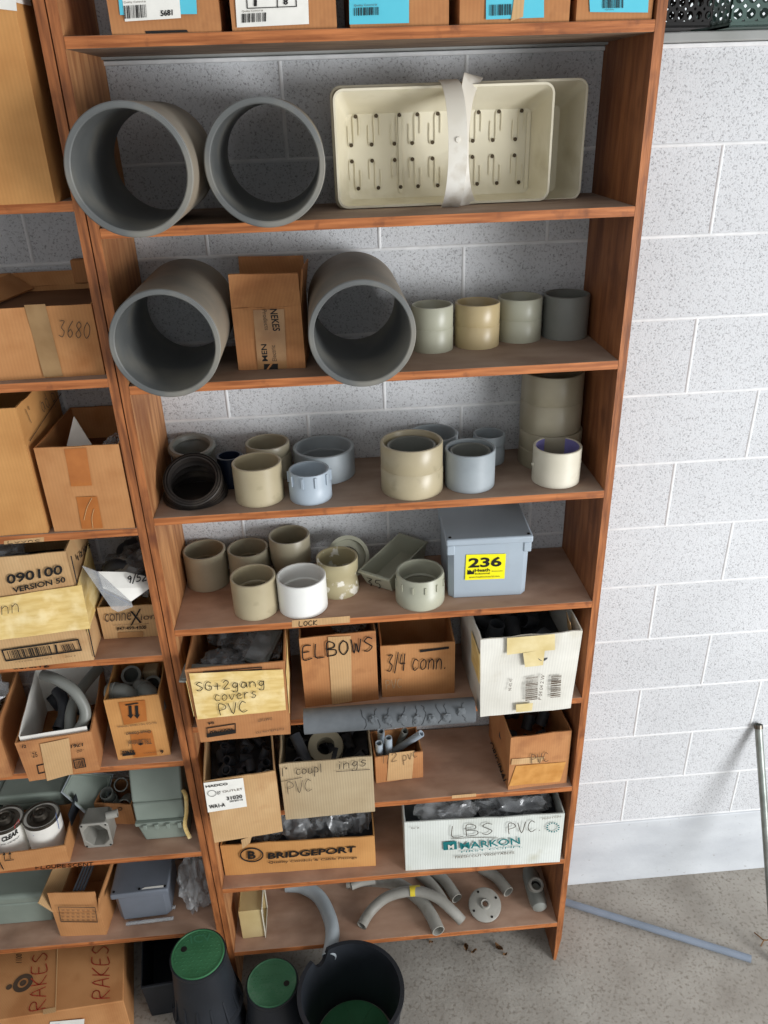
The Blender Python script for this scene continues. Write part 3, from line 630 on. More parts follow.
# ------------------------------------------------------------ ivory baskets leaning open side out
def basket(label, x0, x1, yf, z0, z1, dp, skew, group, hx, bow):
    root = empty('plastic_basket', ((x0 + x1) / 2, yf, z0), label, 'basket', group)
    def P(a, b, d):  # walls draw in toward the base; the lower long wall lies flat on the shelf
        A = .5 + (a - .5) * (1 - .09 * d); B = b * (1 - .20 * d) + .012 * d
        return Vector((x0 + (x1 - x0) * A, yf + dp * d + skew * (1 - b) * 0, z0 + (z1 - z0) * B))
    def rr(a, b): return a, b
    def ring(d, k=10, rad=.036, grow=0.):
        pts = []
        W = x1 - x0; H = z1 - z0; ra = rad / W * .5; rb = rad / H * .5
        for (ca, cb, s) in ((1 - ra, rb, -PI / 2), (1 - ra, 1 - rb, 0), (ra, 1 - rb, PI / 2), (ra, rb, PI)):
            for i in range(k):
                t = s + PI / 2 * i / (k - 1); pts.append(P(ca + ra * math.cos(t), cb + rb * math.sin(t), d) + Vector((math.cos(t), 0, math.sin(t))) * grow)
        return pts
    mb = MB(); rings = [ring(0, grow=.004), ring(0, grow=-.0005), ring(.5), ring(.97), ring(1.0, grow=-.01), ring(1.03, grow=-.004), ring(.5, grow=.0025), ring(.07, grow=.0025), ring(.07, grow=.005), ring(0, grow=.0045)]
    k = len(rings[0]); vs = sum(rings, []); fs = []
    for j in range(len(rings) - 1):
        if j == 4: continue
        for i in range(k): fs.append((j * k + i, j * k + (i + 1) % k, (j + 1) * k + (i + 1) % k, (j + 1) * k + i))
    mb.add(vs, fs)
    c4 = [4 * k + i for i in range(k)]; mb.f.append(c4); mb.m.append(0); mb.f.append([5 * k + i for i in range(k)][::-1]); mb.m.append(0)
    obj('basket_body', mb, M_basket, root)
    # embossed S-shaped slots in the base: two rows
    sl = MB(); dk = []; yb = yf + dp * .985
    for row, (zc, sg) in enumerate(((.60, 1), (.20, -1))):
        for i in range(int((x1 - x0) / .0492)):
            a = .085 + i * .0447 / (x1 - x0) + (.012 if i % 3 == 2 else 0); xx = x0 + (x1 - x0) * a; zz = z0 + (z1 - z0) * zc; s = sg if 1 else -sg
            hgt = .052
            def Q(dx, dz): return Vector((xx + dx, yb - .0015, zz + .012 + dz))
            u1 = [Q(-.012, .010 * 1), Q(-.012, -hgt / 2), Q(-.007, -hgt / 2 - .004), Q(0, -hgt / 2), Q(0, hgt / 2), Q(.006, hgt / 2 + .004), Q(.012, hgt / 2), Q(.012, -.010)] if row == 0 else \
                 [Q(-.012, -.010), Q(-.012, hgt / 2), Q(-.007, hgt / 2 + .004), Q(0, hgt / 2), Q(0, -hgt / 2), Q(.006, -hgt / 2 - .004), Q(.012, -hgt / 2), Q(.012, .010)]
            sl.tube(smoothpath(u1, 3), .0011, n=6)
            for ddx, ddz in ((-.006, (-hgt / 2 - .002) if row == 0 else hgt / 2 + .002), (.006, (hgt / 2 + .002) if row == 0 else -hgt / 2 - .002)):
                dk.append(Q(ddx, ddz) + Vector((0, -.0005, 0)))
        for b in (.30, .60, .87):
            pass
    for a in [.142 * (j + 1) / (x1 - x0) - .004 for j in range(int((x1 - x0) / .15))]:
        xx = x0 + (x1 - x0) * a; sl.hexa([Vector((xx - .004, yb - .003, z0 + .015)), Vector((xx + .004, yb - .003, z0 + .015)), Vector((xx + .004, yb, z0 + .015)), Vector((xx - .004, yb, z0 + .015)), Vector((xx - .004, yb - .003, z1 - .052)), Vector((xx + .004, yb - .003, z1 - .052)), Vector((xx + .004, yb, z1 - .052)), Vector((xx - .004, yb, z1 - .052))])
    obj('slot_ridge', sl, M_basket, root); 
    hm = MB(); hm.lathe([(.0001, 0), (.0042, 0), (.0042, .001), (.0001, .001)], dk[0], 12, (0, -1, 0)); h0 = obj('drain_hole', hm, M_slot, root)
    for q in dk[1:]:
        h1 = h0.copy(); COL.objects.link(h1); h1.parent = root; h1.location = q - dk[0]
    # carrying strap: an arch of flat band from the top rim out toward the viewer and back to the lower rim
    hb = MB(); pts = []
    zm = (z0 + z1) / 2; H = (z1 - z0) / 2
    for i in range(25):
        t = PI * i / 24; b = math.sin(t)
        pts.append(Vector((hx[0] + (hx[1] - hx[0]) * b, yf - .08 * b, zm + (H + .012) * math.cos(t))))
    wv = .019; V = []; F = []
    for i, p in enumerate(pts):
        T = (pts[min(24, i + 1)] - pts[max(0, i - 1)]).normalized(); X = (Vector((1, bow, 0)) - T * T.dot(Vector((1, bow, 0)))).normalized(); Nn = T.cross(X)
        V += [p - X * wv, p + X * wv, p + X * wv + Nn * .0025, p - X * wv + Nn * .0025]
    for i in range(24):
        for j in range(4): F.append((4 * i + j, 4 * i + (j + 1) % 4, 4 * i + 4 + (j + 1) % 4, 4 * i + 4 + j))
    F += [(3, 2, 1, 0), (96, 97, 98, 99)]
    hb.add(V, F); h = obj('carry_strap', hb, M_strap, root)
    rb = MB(); rb.lathe([(.0001, 0), (.006, 0), (.005, .003), (.0001, .0035)], pts[11] + Vector((0, -.002, 0)), 16, (0, -1, 0)); obj('strap_rivet', rb, M_strap, h)
    return root
basket('longer ivory plastic basket behind, sticking out to the right of the front basket', -.910, -.372, -.112, S1 + .001, 2.688, .098, 0, None, (px(474, 76, 1, -.112).x, px(462, 135, 1, -.19).x), .9)
basket('ivory plastic basket in front, nested in the longer one, two straps crossing before it', -.905, -.452, -.146, S1 + .006, 2.682, .085, 0, None, (px(447, 78, 1, -.146).x, px(458, 135, 1, -.225).x), -.1)

# ------------------------------------------------------------ junction box 236 with lid
def jbox(label, L, R, z, h, depth, m, lidh=.020, ov=.007, pillars=True, name='junction_box', screws=4, inset=.004):
    L = Vector((L[0], L[1], z)); R = Vector((R[0], R[1], z)); ex = (R - L).normalized(); ey = Vector((-ex.y, ex.x, 0)); ez = Vector((0, 0, 1)); W = (R - L).length
    root = empty(name, (L + R) / 2, label, 'junction box')
    q = lambda a, b, c: L + ex * a + ey * b + ez * c
    ch = .014; pr = [(ch, 0), (W - ch, 0), (W, ch), (W, depth - ch), (W - ch, depth), (ch, depth), (0, depth - ch), (0, ch)]
    mb = MB(); n = 8; hb = h - lidh
    def sc(p, s): return (W / 2 + (p[0] - W / 2) * s, depth / 2 + (p[1] - depth / 2) * s)
    vs = [q(*sc(p, .975), 0) for p in pr] + [q(*p, hb) for p in pr]
    mb.add(vs, [tuple(range(n))[::-1], tuple(range(n, 2 * n))] + [(i, (i + 1) % n, n + (i + 1) % n, n + i) for i in range(n)])
    if pillars:  # squared ears just under the lid
        for a in (-.004, W - .016):
            for b in (-.003, depth - .017):
                mb.hexa([q(a, b, hb - .028), q(a + .02, b, hb - .028), q(a + .02, b + .02, hb - .028), q(a, b + .02, hb - .028), q(a, b, hb), q(a + .02, b, hb), q(a + .02, b + .02, hb), q(a, b + .02, hb)])
    obj('box_body', mb, m, root, bevel=.0025)
    mb = MB(); mb.hexa([q(-ov, -ov, hb + .0003), q(W + ov, -ov, hb + .0003), q(W + ov, depth + ov, hb + .0003), q(-ov, depth + ov, hb + .0003), q(-ov, -ov, h), q(W + ov, -ov, h), q(W + ov, depth + ov, h), q(-ov, depth + ov, h)])
    lid = obj('box_lid', mb, m, root, bevel=.005, bseg=3)
    pos = [(.004, .006), (W - .004, .006), (W - .004, depth - .006), (.004, depth - .006)]
    if screws == 6: pos += [(W / 2, .006), (W / 2, depth - .006)]
    for a, b in pos:
        mb = MB(); mb.lathe([(.0001, -.001), (.0042, -.001), (.004, .0015), (.0012, .0018), (.001, .0008), (.0001, .0008)], q(a, b, h), 14); obj('lid_screw', mb, M_screw, lid)
    return root, q, q(0, -.0008, 0), -ey
jr, jq, jP, jn = jbox('light grey junction box with a yellow sticker numbered 236', (-.677, -.236), (-.468, -.242), S4, .182, .205, M_jbox)
patch('lot_sticker', jr, jP, jn, [(465, 580.2), (504.5, 578.6), (506, 553.8), (466.2, 554.8)], M_yel, lift=.0008)
text(jr, '236', jP, jn, (468.3, 567.6), (501.2, 566), (468.8, 557.8), bold=.03, lift=.0020)
text(jr, 'Heath', jP, jn, (474.8, 571.8), (489.8, 571), (474.8, 568.6), bold=.02, lift=.0020)
text(jr, 'Industrial', jP, jn, (475, 574.3), (489.6, 573.7), (475, 572.6), lift=.0020, bold=.01)
text(jr, 'Auctioneers', jP, jn, (491.5, 571.6), (502.5, 571), (491.5, 570.2), lift=.0020, m=M_inkf)
text(jr, 'www.heathindustrial.com', jP, jn, (469, 577.8), (499.5, 576.6), (469, 576), lift=.0020, m=M_inkf)
poly_mark(jr, jP, jn - Vector((0, 0, 0)), (467.2, 574.2), (474, 573.8), (467.2, 569), [(0, 0), (1, 0), (1, .9), (.75, .45), (.35, .95), (.3, .6), (.05, .95)], name='sticker_logo').location += Vector((0, -.001, 0))

# tray marked 35 AMP lying slantwise
def tray35():
    z = S4
    a = px(359, 568, 2, z + .064); b = px(389, 577, 2, z + .064)      # front rim corners
    c = px(426.5, 540, 1, -.022); d = px(399, 531.5, 1, -.030)  # back rim corners
    top = [a, b, c, d]; cen = sum(top, Vector()) / 4
    un = (b - a).cross(d - a).normalized()
    if un.z < 0: un = -un
    bot = [cen + (p - cen) * .86 - un * .056 for p in top]; low = min(p.z for p in bot); dz = z + .001 - low
    top = [p + Vector((0, 0, dz)) for p in top]; bot = [p + Vector((0, 0, dz)) for p in bot]; cen.z += dz; a, b, c, d = top
    root = empty('fuse_tray', Vector((cen.x, cen.y, z)), 'olive grey open plastic tray marked 35 AMP lying slantwise between fittings', 'tray')
    mb = MB(); g = .955
    ti = [cen + (p - cen) * g for p in top]; bc2 = sum(bot, Vector()) / 4; bi = [bc2 + (p - bc2) * g + un * .004 for p in bot]
    rimo = [cen + (p - cen) * 1.05 for p in top]; riml = [p - un * .006 for p in rimo]; tl = [p - un * .006 for p in top]
    loops = [bot, tl, riml, rimo, ti, bi]; vs = sum(loops, []); fs = [(3, 2, 1, 0), (20, 21, 22, 23)]
    for j in range(5):
        for i in range(4): fs.append((4 * j + i, 4 * j + (i + 1) % 4, 4 * j + 4 + (i + 1) % 4, 4 * j + 4 + i))
    mb.add(vs, fs); obj('tray_body', mb, M_gtan, root, bevel=.002)
    e1 = (b - a); e2 = (bot[0] - a); n = e1.cross(e2).normalized()
    if n.y > 0: n = -n
    P = a + n * .001
    hand(root, '35', P, n, (366, 585), (381, 589), (366.5, 577), wd=.0028)
    hand(root, 'AMP', P, n, (366, 590), (378, 593), (366.3, 587), wd=.0018)
tray35()

# ------------------------------------------------------------ plastic bags and small fittings
def bag(name, label, c, r, m, seed=0, parent=None, cat='plastic bag', group=None, rough=.35):
    bm = bmesh.new(); bmesh.ops.create_icosphere(bm, subdivisions=4, radius=1)
    mb = MB()
    for v in bm.verts:
        p = v.co.copy(); q = p * 1.7 + Vector((seed * 7.3, seed, 0)); st = Vector((q.x * 2.6, q.y * .9, q.z * 1.2))
        d = 1 + rough * (.9 * (1 - abs(noise.noise(q)) * 3) * .5 - .1) + .16 * (1 - 2 * abs(noise.noise(st))) - .10
        zz = p.z * d
        mb.v.append(Vector((c[0] + p.x * d * r[0], c[1] + p.y * d * r[1], max(c[2] + zz * r[2], c[2] - r[2] * .8))))
    bm.verts.ensure_lookup_table()
    for f in bm.faces: mb.f.append([v.index for v in f.verts]); mb.m.append(0)
    bm.free()
    if parent is not None: return obj(name, mb, m, parent, angle=35)
    return thing(name, mb, m, label, cat, group, angle=35)

def elbow_proto(m, label, group, r=.019, R=.035, loc=(0, 0, -5)):
    mb = MB(); P = [Vector((R * (1 - math.cos(t)) , 0, R * math.sin(t))) for t in [PI / 2 * i / 10 for i in range(11)]]
    P = [Vector((0, 0, -.02))] + P + [Vector((R + .02, 0, R))]
    mb.tube(P, r, r - .004, 24)
    mb.tube([(0, 0, -.024), (0, 0, -.002)], r + .003, r - .004, 24); mb.tube([(R + .002, 0, R), (R + .026, 0, R)], r + .003, r - .004, 24)
    o = thing('conduit_elbow', mb, m, label, 'conduit elbow', group); ROOT['conduit_elbow_origin'] = ROOT[o.name]; return o
def small_coupling_proto(m, label, group, r=.014, h=.034, name='small_coupling'):
    mb = MB(); mb.lathe([(r - .003, 0), (r - .003, h), (r, h), (r, h * .55), (r * 1.03, h * .5), (r, h * .45), (r, 0)], (0, 0, 0), 20)
    return thing(name, mb, m, label, 'conduit coupling', group)
def scatter(proto, pts, seed=1, tilt=1.2):
    r = random.Random(seed)
    for i, p in enumerate(pts):
        o = proto if i == 0 else copy_tree(proto)
        o.location = p; o.rotation_euler = (r.uniform(-tilt, tilt), r.uniform(-tilt, tilt), r.uniform(0, 6.28))
def inbox(c, n, z0, z1, seed, my=.1, ymin=0.1, ymax=.95):
    r = random.Random(seed); out = []
    g = max(1, int(math.sqrt(n)))
    for i in range(n):
        a = ((i % g) + .5 + r.uniform(-.2, .2)) / g; b = ((i // g) + .5 + r.uniform(-.2, .2)) / math.ceil(n / g)
        out.append(c.q(c.w * (.12 + .76 * a), c.d * (ymin + (ymax - ymin) * b), r.uniform(z0, z1)))
    return out
#@@PART2
# ------------------------------------------------------------ top shelf cartons
def topbox(label, xa, xb, y, seed, m=M_kraftd, h=.24, d=.26):
    return carton(label, (xa, y), (xb, y), S0, h, d, m, 'cardboard cartons on the top shelf', closed=True, seed=seed, name='cardboard_carton')
ta = topbox('reddish carton on the top shelf with label ending 5681, leftmost there', -1.300, -1.106, -.286, 1)
cpatch(ta, [(120, 15), (197, 14), (196, -6), (118, -4)], M_cyan, 'cyan_label')
cpatch(ta, [(125, 21.5), (181, 18), (179, -6), (122, -4)], M_paper, 'white_label', lift=.0012)
barcode(ta.root, ta.P, ta.n, (125, 19), (148, 17.5), (124, 6), seed=3, count=16).location.y -= .0012
text(ta.root, '5681', ta.P, ta.n, (161, 16.5), (173, 15.5), (160.8, 10.5), bold=.03, lift=.0026)
text(ta.root, 'Quality Control #', ta.P, ta.n, (124, 4), (146, 3), (124, 1.6), lift=.0026, m=M_inkf)
cpatch(ta, [(146, 33.5), (188, 32), (187, 29.8), (145, 31)], M_ink, 'hand_slot')
tb = topbox('carton on the top shelf with a white label showing a boxed 1 and 8', -1.086, -.897, -.284, 2)
cpatch(tb, [(237, 27.5), (309, 24), (308, -8), (235, -5)], M_paper, 'white_label')
frame_mark(tb.root, tb.P, tb.n, (247, 9), (297, 7), (246, -6), th=.02, tv=.06).location.y -= .001
text(tb.root, '1', tb.P, tb.n, (254, 6.5), (257, 6.3), (254, 0), bold=.03, lift=.0022); text(tb.root, '8', tb.P, tb.n, (283.5, 5), (288, 4.8), (283.5, -1.5), bold=.03, lift=.0022)
poly_mark(tb.root, tb.P, tb.n, (277, 8), (278, 8), (277, -5), [(0, 0), (1, 0), (1, 1), (0, 1)]).location.y -= .001
barcode(tb.root, tb.P, tb.n, (242, 23), (267, 21.5), (242, 14), seed=4, count=16).location.y -= .001
text(tb.root, 'Quality Control #', tb.P, tb.n, (242, 13), (263, 12), (242, 10.5), lift=.0022, m=M_inkf)
tc_ = topbox('carton on the top shelf with a cyan label near its left end, third from left', -.873, -.692, -.284, 3)
cpatch(tc_, [(349.5, 24.5), (409, 23), (409, -8), (349, -8)], M_cyan, 'cyan_label')
barcode(tc_.root, tc_.P, tc_.n, (354, 16), (379, 15), (354, 8), seed=5, count=16).location.y -= .001
text(tc_.root, 'Quality Control #', tc_.P, tc_.n, (354, 7.3), (377, 6.3), (354, 4.6), lift=.0022, m=M_inkf)
td = topbox('carton on the top shelf with cyan label crossed by a torn strip of tape', -.672, -.468, -.284, 4)
cpatch(td, [(486, 19.5), (544, 17.5), (544, -8), (486, -8)], M_cyan, 'cyan_label')
barcode(td.root, td.P, td.n, (489, 16), (512, 15), (489, 5), seed=6, count=16).location.y -= .001
cpatch(td, [(511, 21), (523, 17), (525, -8), (515, -8)], M_kraftl, 'torn_tape', lift=.002)
te = topbox('carton on the top shelf with cyan label, touching the right side panel', -.455, -.312, -.284, 5)
cpatch(te, [(590, 12), (648, 12.5), (649, -8), (589, -8)], M_cyan, 'cyan_label')
barcode(te.root, te.P, te.n, (602, 8.5), (624, 8), (602, -4), seed=7, count=16).location.y -= .001
text(te.root, 'Quality', te.P, te.n, (605, 10.8), (614, 10.5), (605, 9.2), lift=.0022, m=M_inkf)

# ------------------------------------------------------------ small open box between the large pipes
mk = carton('small open cardboard box with sideways lettering between two large grey pipes', (-1.155, -.214), (-1.004, -.224), S2, .139, .15, M_kraftd, seed=6)
ey = mk.ey
f0, f1 = mk.q(0, 0, .139), mk.q(mk.w, 0, .139)
flap(mk, f0, f1, px(297.8, 273.3, 1, -.245), px(228, 274.7, 1, -.237))
b0, b1 = mk.q(0, .148, .139), mk.q(mk.w, .148, .139)
flap(mk, b0, b1, px(303, 255.5, 1, -.055), px(238, 256.5, 1, -.05))
r0, r1 = mk.q(mk.w, .01, .139), mk.q(mk.w, .14, .139)
flap(mk, r0, r1, r1 + Vector((.012, 0, .075)), r0 + Vector((.010, 0, .075)))
cpatch(mk, [(258, 369.5), (287, 368.5), (284, 309), (253, 310)], M_tapecl, 'clear_tape')
text(mk.root, 'NEKES', mk.P, mk.n, (269.5, 309), (273, 331), (277, 308.8), bold=.02)
text(mk.root, 'MEN', mk.P, mk.n, (268, 361), (266.5, 344), (262.5, 361.2), bold=.02)
text(mk.root, 'Products', mk.P, mk.n, (262, 309.5), (265, 330), (266.5, 309.3), m=M_inkf, lift=.0012)
text(mk.root, 'Electric', mk.P, mk.n, (277, 361), (275, 345), (272.5, 361), m=M_inkf, lift=.0012)
poly_mark(mk.root, mk.P, mk.n, (264, 370), (278, 369.5), (264, 364), [(0, 0), (1, 0), (1, 1), (.0, 1)], name='printed_logo')
poly_mark(mk.root, mk.P - Vector((0, .0005, 0)), mk.n, (264, 370), (278, 369.5), (264, 364), [(.15, 0), (.3, 0), (.62, 1), (.45, 1)], m=M_kraftd, name='printed_logo')

# ------------------------------------------------------------ fifth shelf boxes
sg = carton('reddish box wrapped in cream tape, handwritten SG + 2 gang covers PVC', (-1.353, -.352), (-1.116, -.347), S5, .247, .30, M_kraftd, seed=8, taper=.006)
cpatch(sg, [(197.5, 719.5), (286, 710), (283, 669.5), (189, 673.5)], M_tape, 'tape_wrap', nx=10, ny=6, amp=.0012, lift=.0045)
# tape carries on round the right and left sides
mb = MB(); A = sg.q(sg.w, 0, .075); B = sg.q(sg.w, .29, .115); Cc = sg.q(sg.w, .29, .235); D = sg.q(sg.w, 0, .218)
o_ = sg.ex * .0025; mb.panel(A + o_ - sg.ey * .002, B + o_, Cc + o_, D + o_ - sg.ey * .002, .001, (8, 5), .0012, 5); obj('tape_wrap', mb, M_tape, sg.root)
mb = MB(); A = sg.q(0, 0, .093); B = sg.q(0, .29, .10); Cc = sg.q(0, .29, .21); D = sg.q(0, 0, .212)
mb.panel(B - o_, A - o_ - sg.ey * .002, D - o_ - sg.ey * .002, Cc - o_, .001, (8, 5), .0012, 6); obj('tape_wrap', mb, M_tape, sg.root)
chand(sg, 'SG+2gang', (197, 689), (265, 684), (196, 680.5), lift=.0085, wd=.0022)
chand(sg, 'covers', (215, 699), (257, 695), (214, 690), lift=.0085, wd=.0020)
chand(sg, 'PVC', (220, 713), (248, 709.5), (218, 702.5), lift=.0085, wd=.0022)
ctext(sg, '4605-00', (234.5, 727.5), (209.5, 730.8), (235, 732.8), lift=.0015, bold=.02)
frame_mark(sg.root, sg.P, sg.n, (207, 737.5), (236, 733), (206.5, 727.5), th=.03, tv=.1)
poly_mark(sg.root, sg.P, sg.n, (208, 737), (235.5, 733), (207.7, 733.6), [(0, 0), (1, 0), (1, 1), (0, 1)])
ctext(sg, '04', (214, 721), (208, 722), (214.5, 723.5), lift=.0015, bold=.03)
ctext(sg, 'CUTLER ON TO', (284, 727.5), (256, 731.5), (284, 729.5), lift=.0015, m=M_inkf)
ctext(sg, 'DARTLET', (272, 717), (258, 719), (272, 719.5), lift=.0015, m=M_inkf)
frame_mark(sg.root, sg.P, sg.n, (203, 674.5), (262, 669.5), (203, 671.5), th=.01, tv=.3)
for i, (a, b, c_, rr, mm) in enumerate([(.07, .10, .175, (.055, .05, .035), M_bagd), (.16, .15, .18, (.06, .06, .04), M_bag), (.11, .22, .18, (.08, .05, .05), M_bagd), (.20, .25, .185, (.04, .04, .035), M_bagd)]):
    bag('plastic_bag', ['smoky bag at the front left inside the tape-wrapped box', 'crumpled clear bag at the front right inside the tape-wrapped box', 'smoky bag deeper inside the tape-wrapped box', 'small smoky bag at the back right corner of the tape-wrapped box'][i], sg.q(a, b, c_), rr, mm, i + 1, rough=.5)
for i, (a, b, rz, rx) in enumerate([(.09, .03, 1.5, -1.5), (.15, .10, -.5, -1.1), (.19, .17, .9, -1.0)]):
    mb = MB(); mb.box((-.035, -.003, 0), (.035, .003, .11)); mb.box((-.030, -.006, .006), (.030, -.003, .104))
    o = thing('cover_plate', mb, M_mgrey, ['grey cover plate lying flat at the front of the tape-wrapped box', 'grey cover plate tilted in the middle of the tape-wrapped box', 'grey cover plate standing askew in the tape-wrapped box'][i], 'cover plate', bevel=.002)
    o.location = sg.q(a, b, .20 if i == 0 else .17); o.rotation_euler = (rx, 0, rz)
mb = MB(); mb.box((sg.q(.03, .02, 0).x, sg.q(.03, .03, 0).y, S5 + .006), (sg.q(.21, 0, 0).x, sg.q(.03, .25, 0).y, S5 + .125))
thing('wrapped_stack', mb, M_dfit, 'grey stack of flat covers filling the bottom of the tape-wrapped box', 'stack of covers', bevel=.01)

eb = carton('reddish box handwritten ELBOWS with a vertical strip of old tape', (-1.077, -.246), (-.872, -.236), S5, .236, .21, M_kraftd, seed=9)
cpatch(eb, [(332, 705), (352, 701), (351, 636), (328, 637)], M_kraftl, 'old_tape', nx=4, ny=8, amp=.001)
chand(eb, 'ELBOWS', (303, 659), (373, 650), (302, 645.5), wd=.0034, lift=.003)
bag('plastic_bag', 'dark crumpled bag showing at the top of the ELBOWS box', eb.q(.14, .12, .19), (.05, .05, .035), M_bagd, 6)
cb = carton('plain box handwritten 3/4 conn. beside the ELBOWS box', (-.861, -.228), (-.656, -.232), S5, .178, .175, M_kraft, seed=10)
chand(cb, '3/4 conn.', (386.5, 670.5), (446, 668), (387.5, 654), wd=.0030, lift=.003)
chand(cb, 'PVC', (386, 688.5), (402, 686.5), (385.5, 680), wd=.0014, m=M_kraftg, lift=.003)
cpatch(cb, [(420, 652.5), (449, 648.7), (449, 646.7), (420, 650)], M_ink, 'printed_strip')
wb = carton('white cardboard box with yellowed tape, its front hanging over the shelf edge', (-.602, -.338), (-.350, -.330), S5, .265, .26, M_white, seed=11, taper=.008, bulge=.003, ragged=.004)
cpatch(wb, [(507, 655), (555, 650), (555, 634), (507, 638)], M_tapey, 'yellowed_tape', nx=8, ny=4, amp=.001, lift=.006)
cpatch(wb, [(525, 667), (543, 665), (545, 650), (523, 653)], M_tapey, 'yellowed_tape', nx=4, ny=4, amp=.001, lift=.0062)
cpatch(wb, [(516, 712), (532, 710.5), (533, 703), (516, 704.5)], M_tapey, 'yellowed_tape', nx=4, ny=2, amp=.001, lift=.005)
barcode(wb.root, wb.P, wb.n, (525, 700), (537, 698.5), (525.5, 676), seed=11, vertical=True, count=20, m=M_inkf).location.y -= .002
barcode(wb.root, wb.P, wb.n, (550, 697), (560, 696), (551, 675), seed=12, vertical=True, count=14, m=M_inkf).location.y -= .002
text(wb.root, 'P 04 04 2 W', wb.P, wb.n, (541, 699), (544.5, 674), (537.5, 698.6), m=M_inkf, lift=.0035)
text(wb.root, '98 4% 45', wb.P, wb.n, (511, 690), (512, 678), (508, 690), m=M_inkf, lift=.0035)
mb = MB(); a = wb.lP; A = wb.q(0, .10, .12); B = wb.q(0, .0, .12); Cc = wb.q(0, 0, .22); D = wb.q(0, .10, .22); o_ = wb.ex * .0035
mb.panel(A - o_, B - o_, Cc - o_, D - o_, .0008, (5, 4), .001, 2); obj('yellowed_tape', mb, M_tape, wb.root)
mb = MB(); A = wb.q(wb.w - .012, .03, .225); mb.panel(A, A + Vector((.002, .05, 0)), A + Vector((-.004, .05, .045)), A + Vector((-.008, 0, .045)), .002, (5, 4), .004, 2); obj('torn_flap', mb, M_kraftl, wb.root)

# ------------------------------------------------------------ grey foam pipe sleeve
pa = px(304, 721.5, 1, -.327); pb = px(474, 709.5, 1, -.327); rr = .034
mb = MB(); P = [pa.lerp(pb, i / 24) for i in range(25)]
mb.tube(P, rr, .013, 28)
fr = thing('foam_pipe_sleeve', mb, M_foam, 'grey foam pipe sleeve with cracked lumps along the shelf edge below the ELBOWS box', 'pipe insulation')
r_ = random.Random(5)
for i in range(9):
    cr = MB()
    u = .34 + .072 * i + r_.uniform(-.02, .02); c = pa.lerp(pb, u)
    pts = []
    for k in range(9):
        an = -1.9 + 1.7 * k / 8; pts.append(c + Vector((r_.uniform(-.002, .002) + .006 * math.sin(k * .6 + i), math.sin(an) * (rr + .0003) * 1, math.cos(an) * (rr + .0003))) )
    cr.tube(smoothpath(pts, 3), .0009, n=5); obj('foam_crack', cr, M_foamd, fr)
cr = MB()
for i in range(7):
    u = .40 + .085 * i; c = pa.lerp(pb, u); an = -1.1 + r_.uniform(-.3, .3)
    cc = c + Vector((0, math.sin(an) * rr, math.cos(an) * rr)); ico = bmesh.new(); bmesh.ops.create_icosphere(ico, subdivisions=3, radius=1)
    ico.verts.ensure_lookup_table(); k = len(cr.v)
    for v in ico.verts:
        d = 1 + .5 * noise.noise(v.co * 2 + Vector((i * 5, 0, 0))); cr.v.append(cc + Vector((v.co.x * .012 * d, v.co.y * .006 * d, v.co.z * .014 * d)))
    for f in ico.faces: cr.f.append([k + v.index for v in f.verts]); cr.m.append(0)
    ico.free()
obj('foam_lump', cr, M_foam, fr)

# ------------------------------------------------------------ sixth shelf boxes
hd = carton('box with a white printed label at its upper left and dark couplings inside', (-1.356, -.388), (-1.166, -.368), S6, .233, .34, M_kraftl, seed=13, t=.004)
cpatch(hd, [(208, 812.5), (247, 806.5), (243, 778), (203.5, 783)], M_paper, 'white_label', lift=.0015)
text(hd.root, 'HADCO', hd.P, hd.n, (206, 787), (228, 784), (205.5, 784.7), bold=.03, lift=.0036)
text(hd.root, 'WA1-A', hd.P, hd.n, (209.5, 808), (225.5, 805.5), (209, 804.3), bold=.03, lift=.0036)
text(hd.root, '31020', hd.P, hd.n, (227, 799.5), (242.5, 797), (226.5, 796), lift=.0036, bold=.02)
text(hd.root, '07', hd.P, hd.n, (217.5, 794), (221, 793.5), (217, 790.5), lift=.0036)
text(hd.root, 'OUTLET', hd.P, hd.n, (223, 792), (243, 789), (222.5, 790), lift=.0036, m=M_inkf)
barcode(hd.root, hd.P, hd.n, (230, 801.5), (243, 799.5), (230, 799.8), seed=8, count=14).location.y -= .0024
mb = MB(); P = [pxp(212 + 4.2 * math.cos(t), 793.5 + 3 * math.sin(t), hd.P + hd.n * .0036, hd.n) for t in [2 * PI * i / 24 for i in range(25)]]; mb.tube(P, .0006, n=5); obj('printed_ring', mb, M_ink, hd.root)
cp = carton('greyish corrugated box handwritten 1 inch couplings PVC', (-1.159, -.328), (-.900, -.324), S6, .215, .29, M_kraftg, seed=14)
chand(cp, '1"', (281.5, 776), (288, 774.5), (281, 768), wd=.0020, lift=.003)
chand(cp, 'coupl', (296, 774), (322, 771.5), (295.5, 765.5), wd=.0022, m=M_inkg, lift=.003)
chand(cp, 'ings', (338, 768.5), (366.5, 764.5), (338, 760), wd=.0024, m=M_inkg, lift=.003)
chand(cp, 'PVC', (287.5, 793.5), (312, 790), (286.5, 782), wd=.0018, m=M_inkg, lift=.003)
for q in ((281, 781.5, 302, 777.5), (336, 771.7, 370, 769.5)):
    mb = MB(); mb.tube([pxp(q[0], q[1], cp.P + cp.n * .0025, cp.n), pxp(q[2], q[3], cp.P + cp.n * .0025, cp.n)], .0008, n=5); obj('drawn_line', mb, M_inkg, cp.root)
hf = carton('small low box holding upright grey conduit pieces, handwritten 1/2 PVC', (-.889, -.218), (-.745, -.208), S6, .105, .11, M_kraftd, seed=15)
cpatch(hf, [(387, 781), (412, 778.5), (414.5, 750.5), (389, 753.5)], M_kraftl, 'pale_tape')
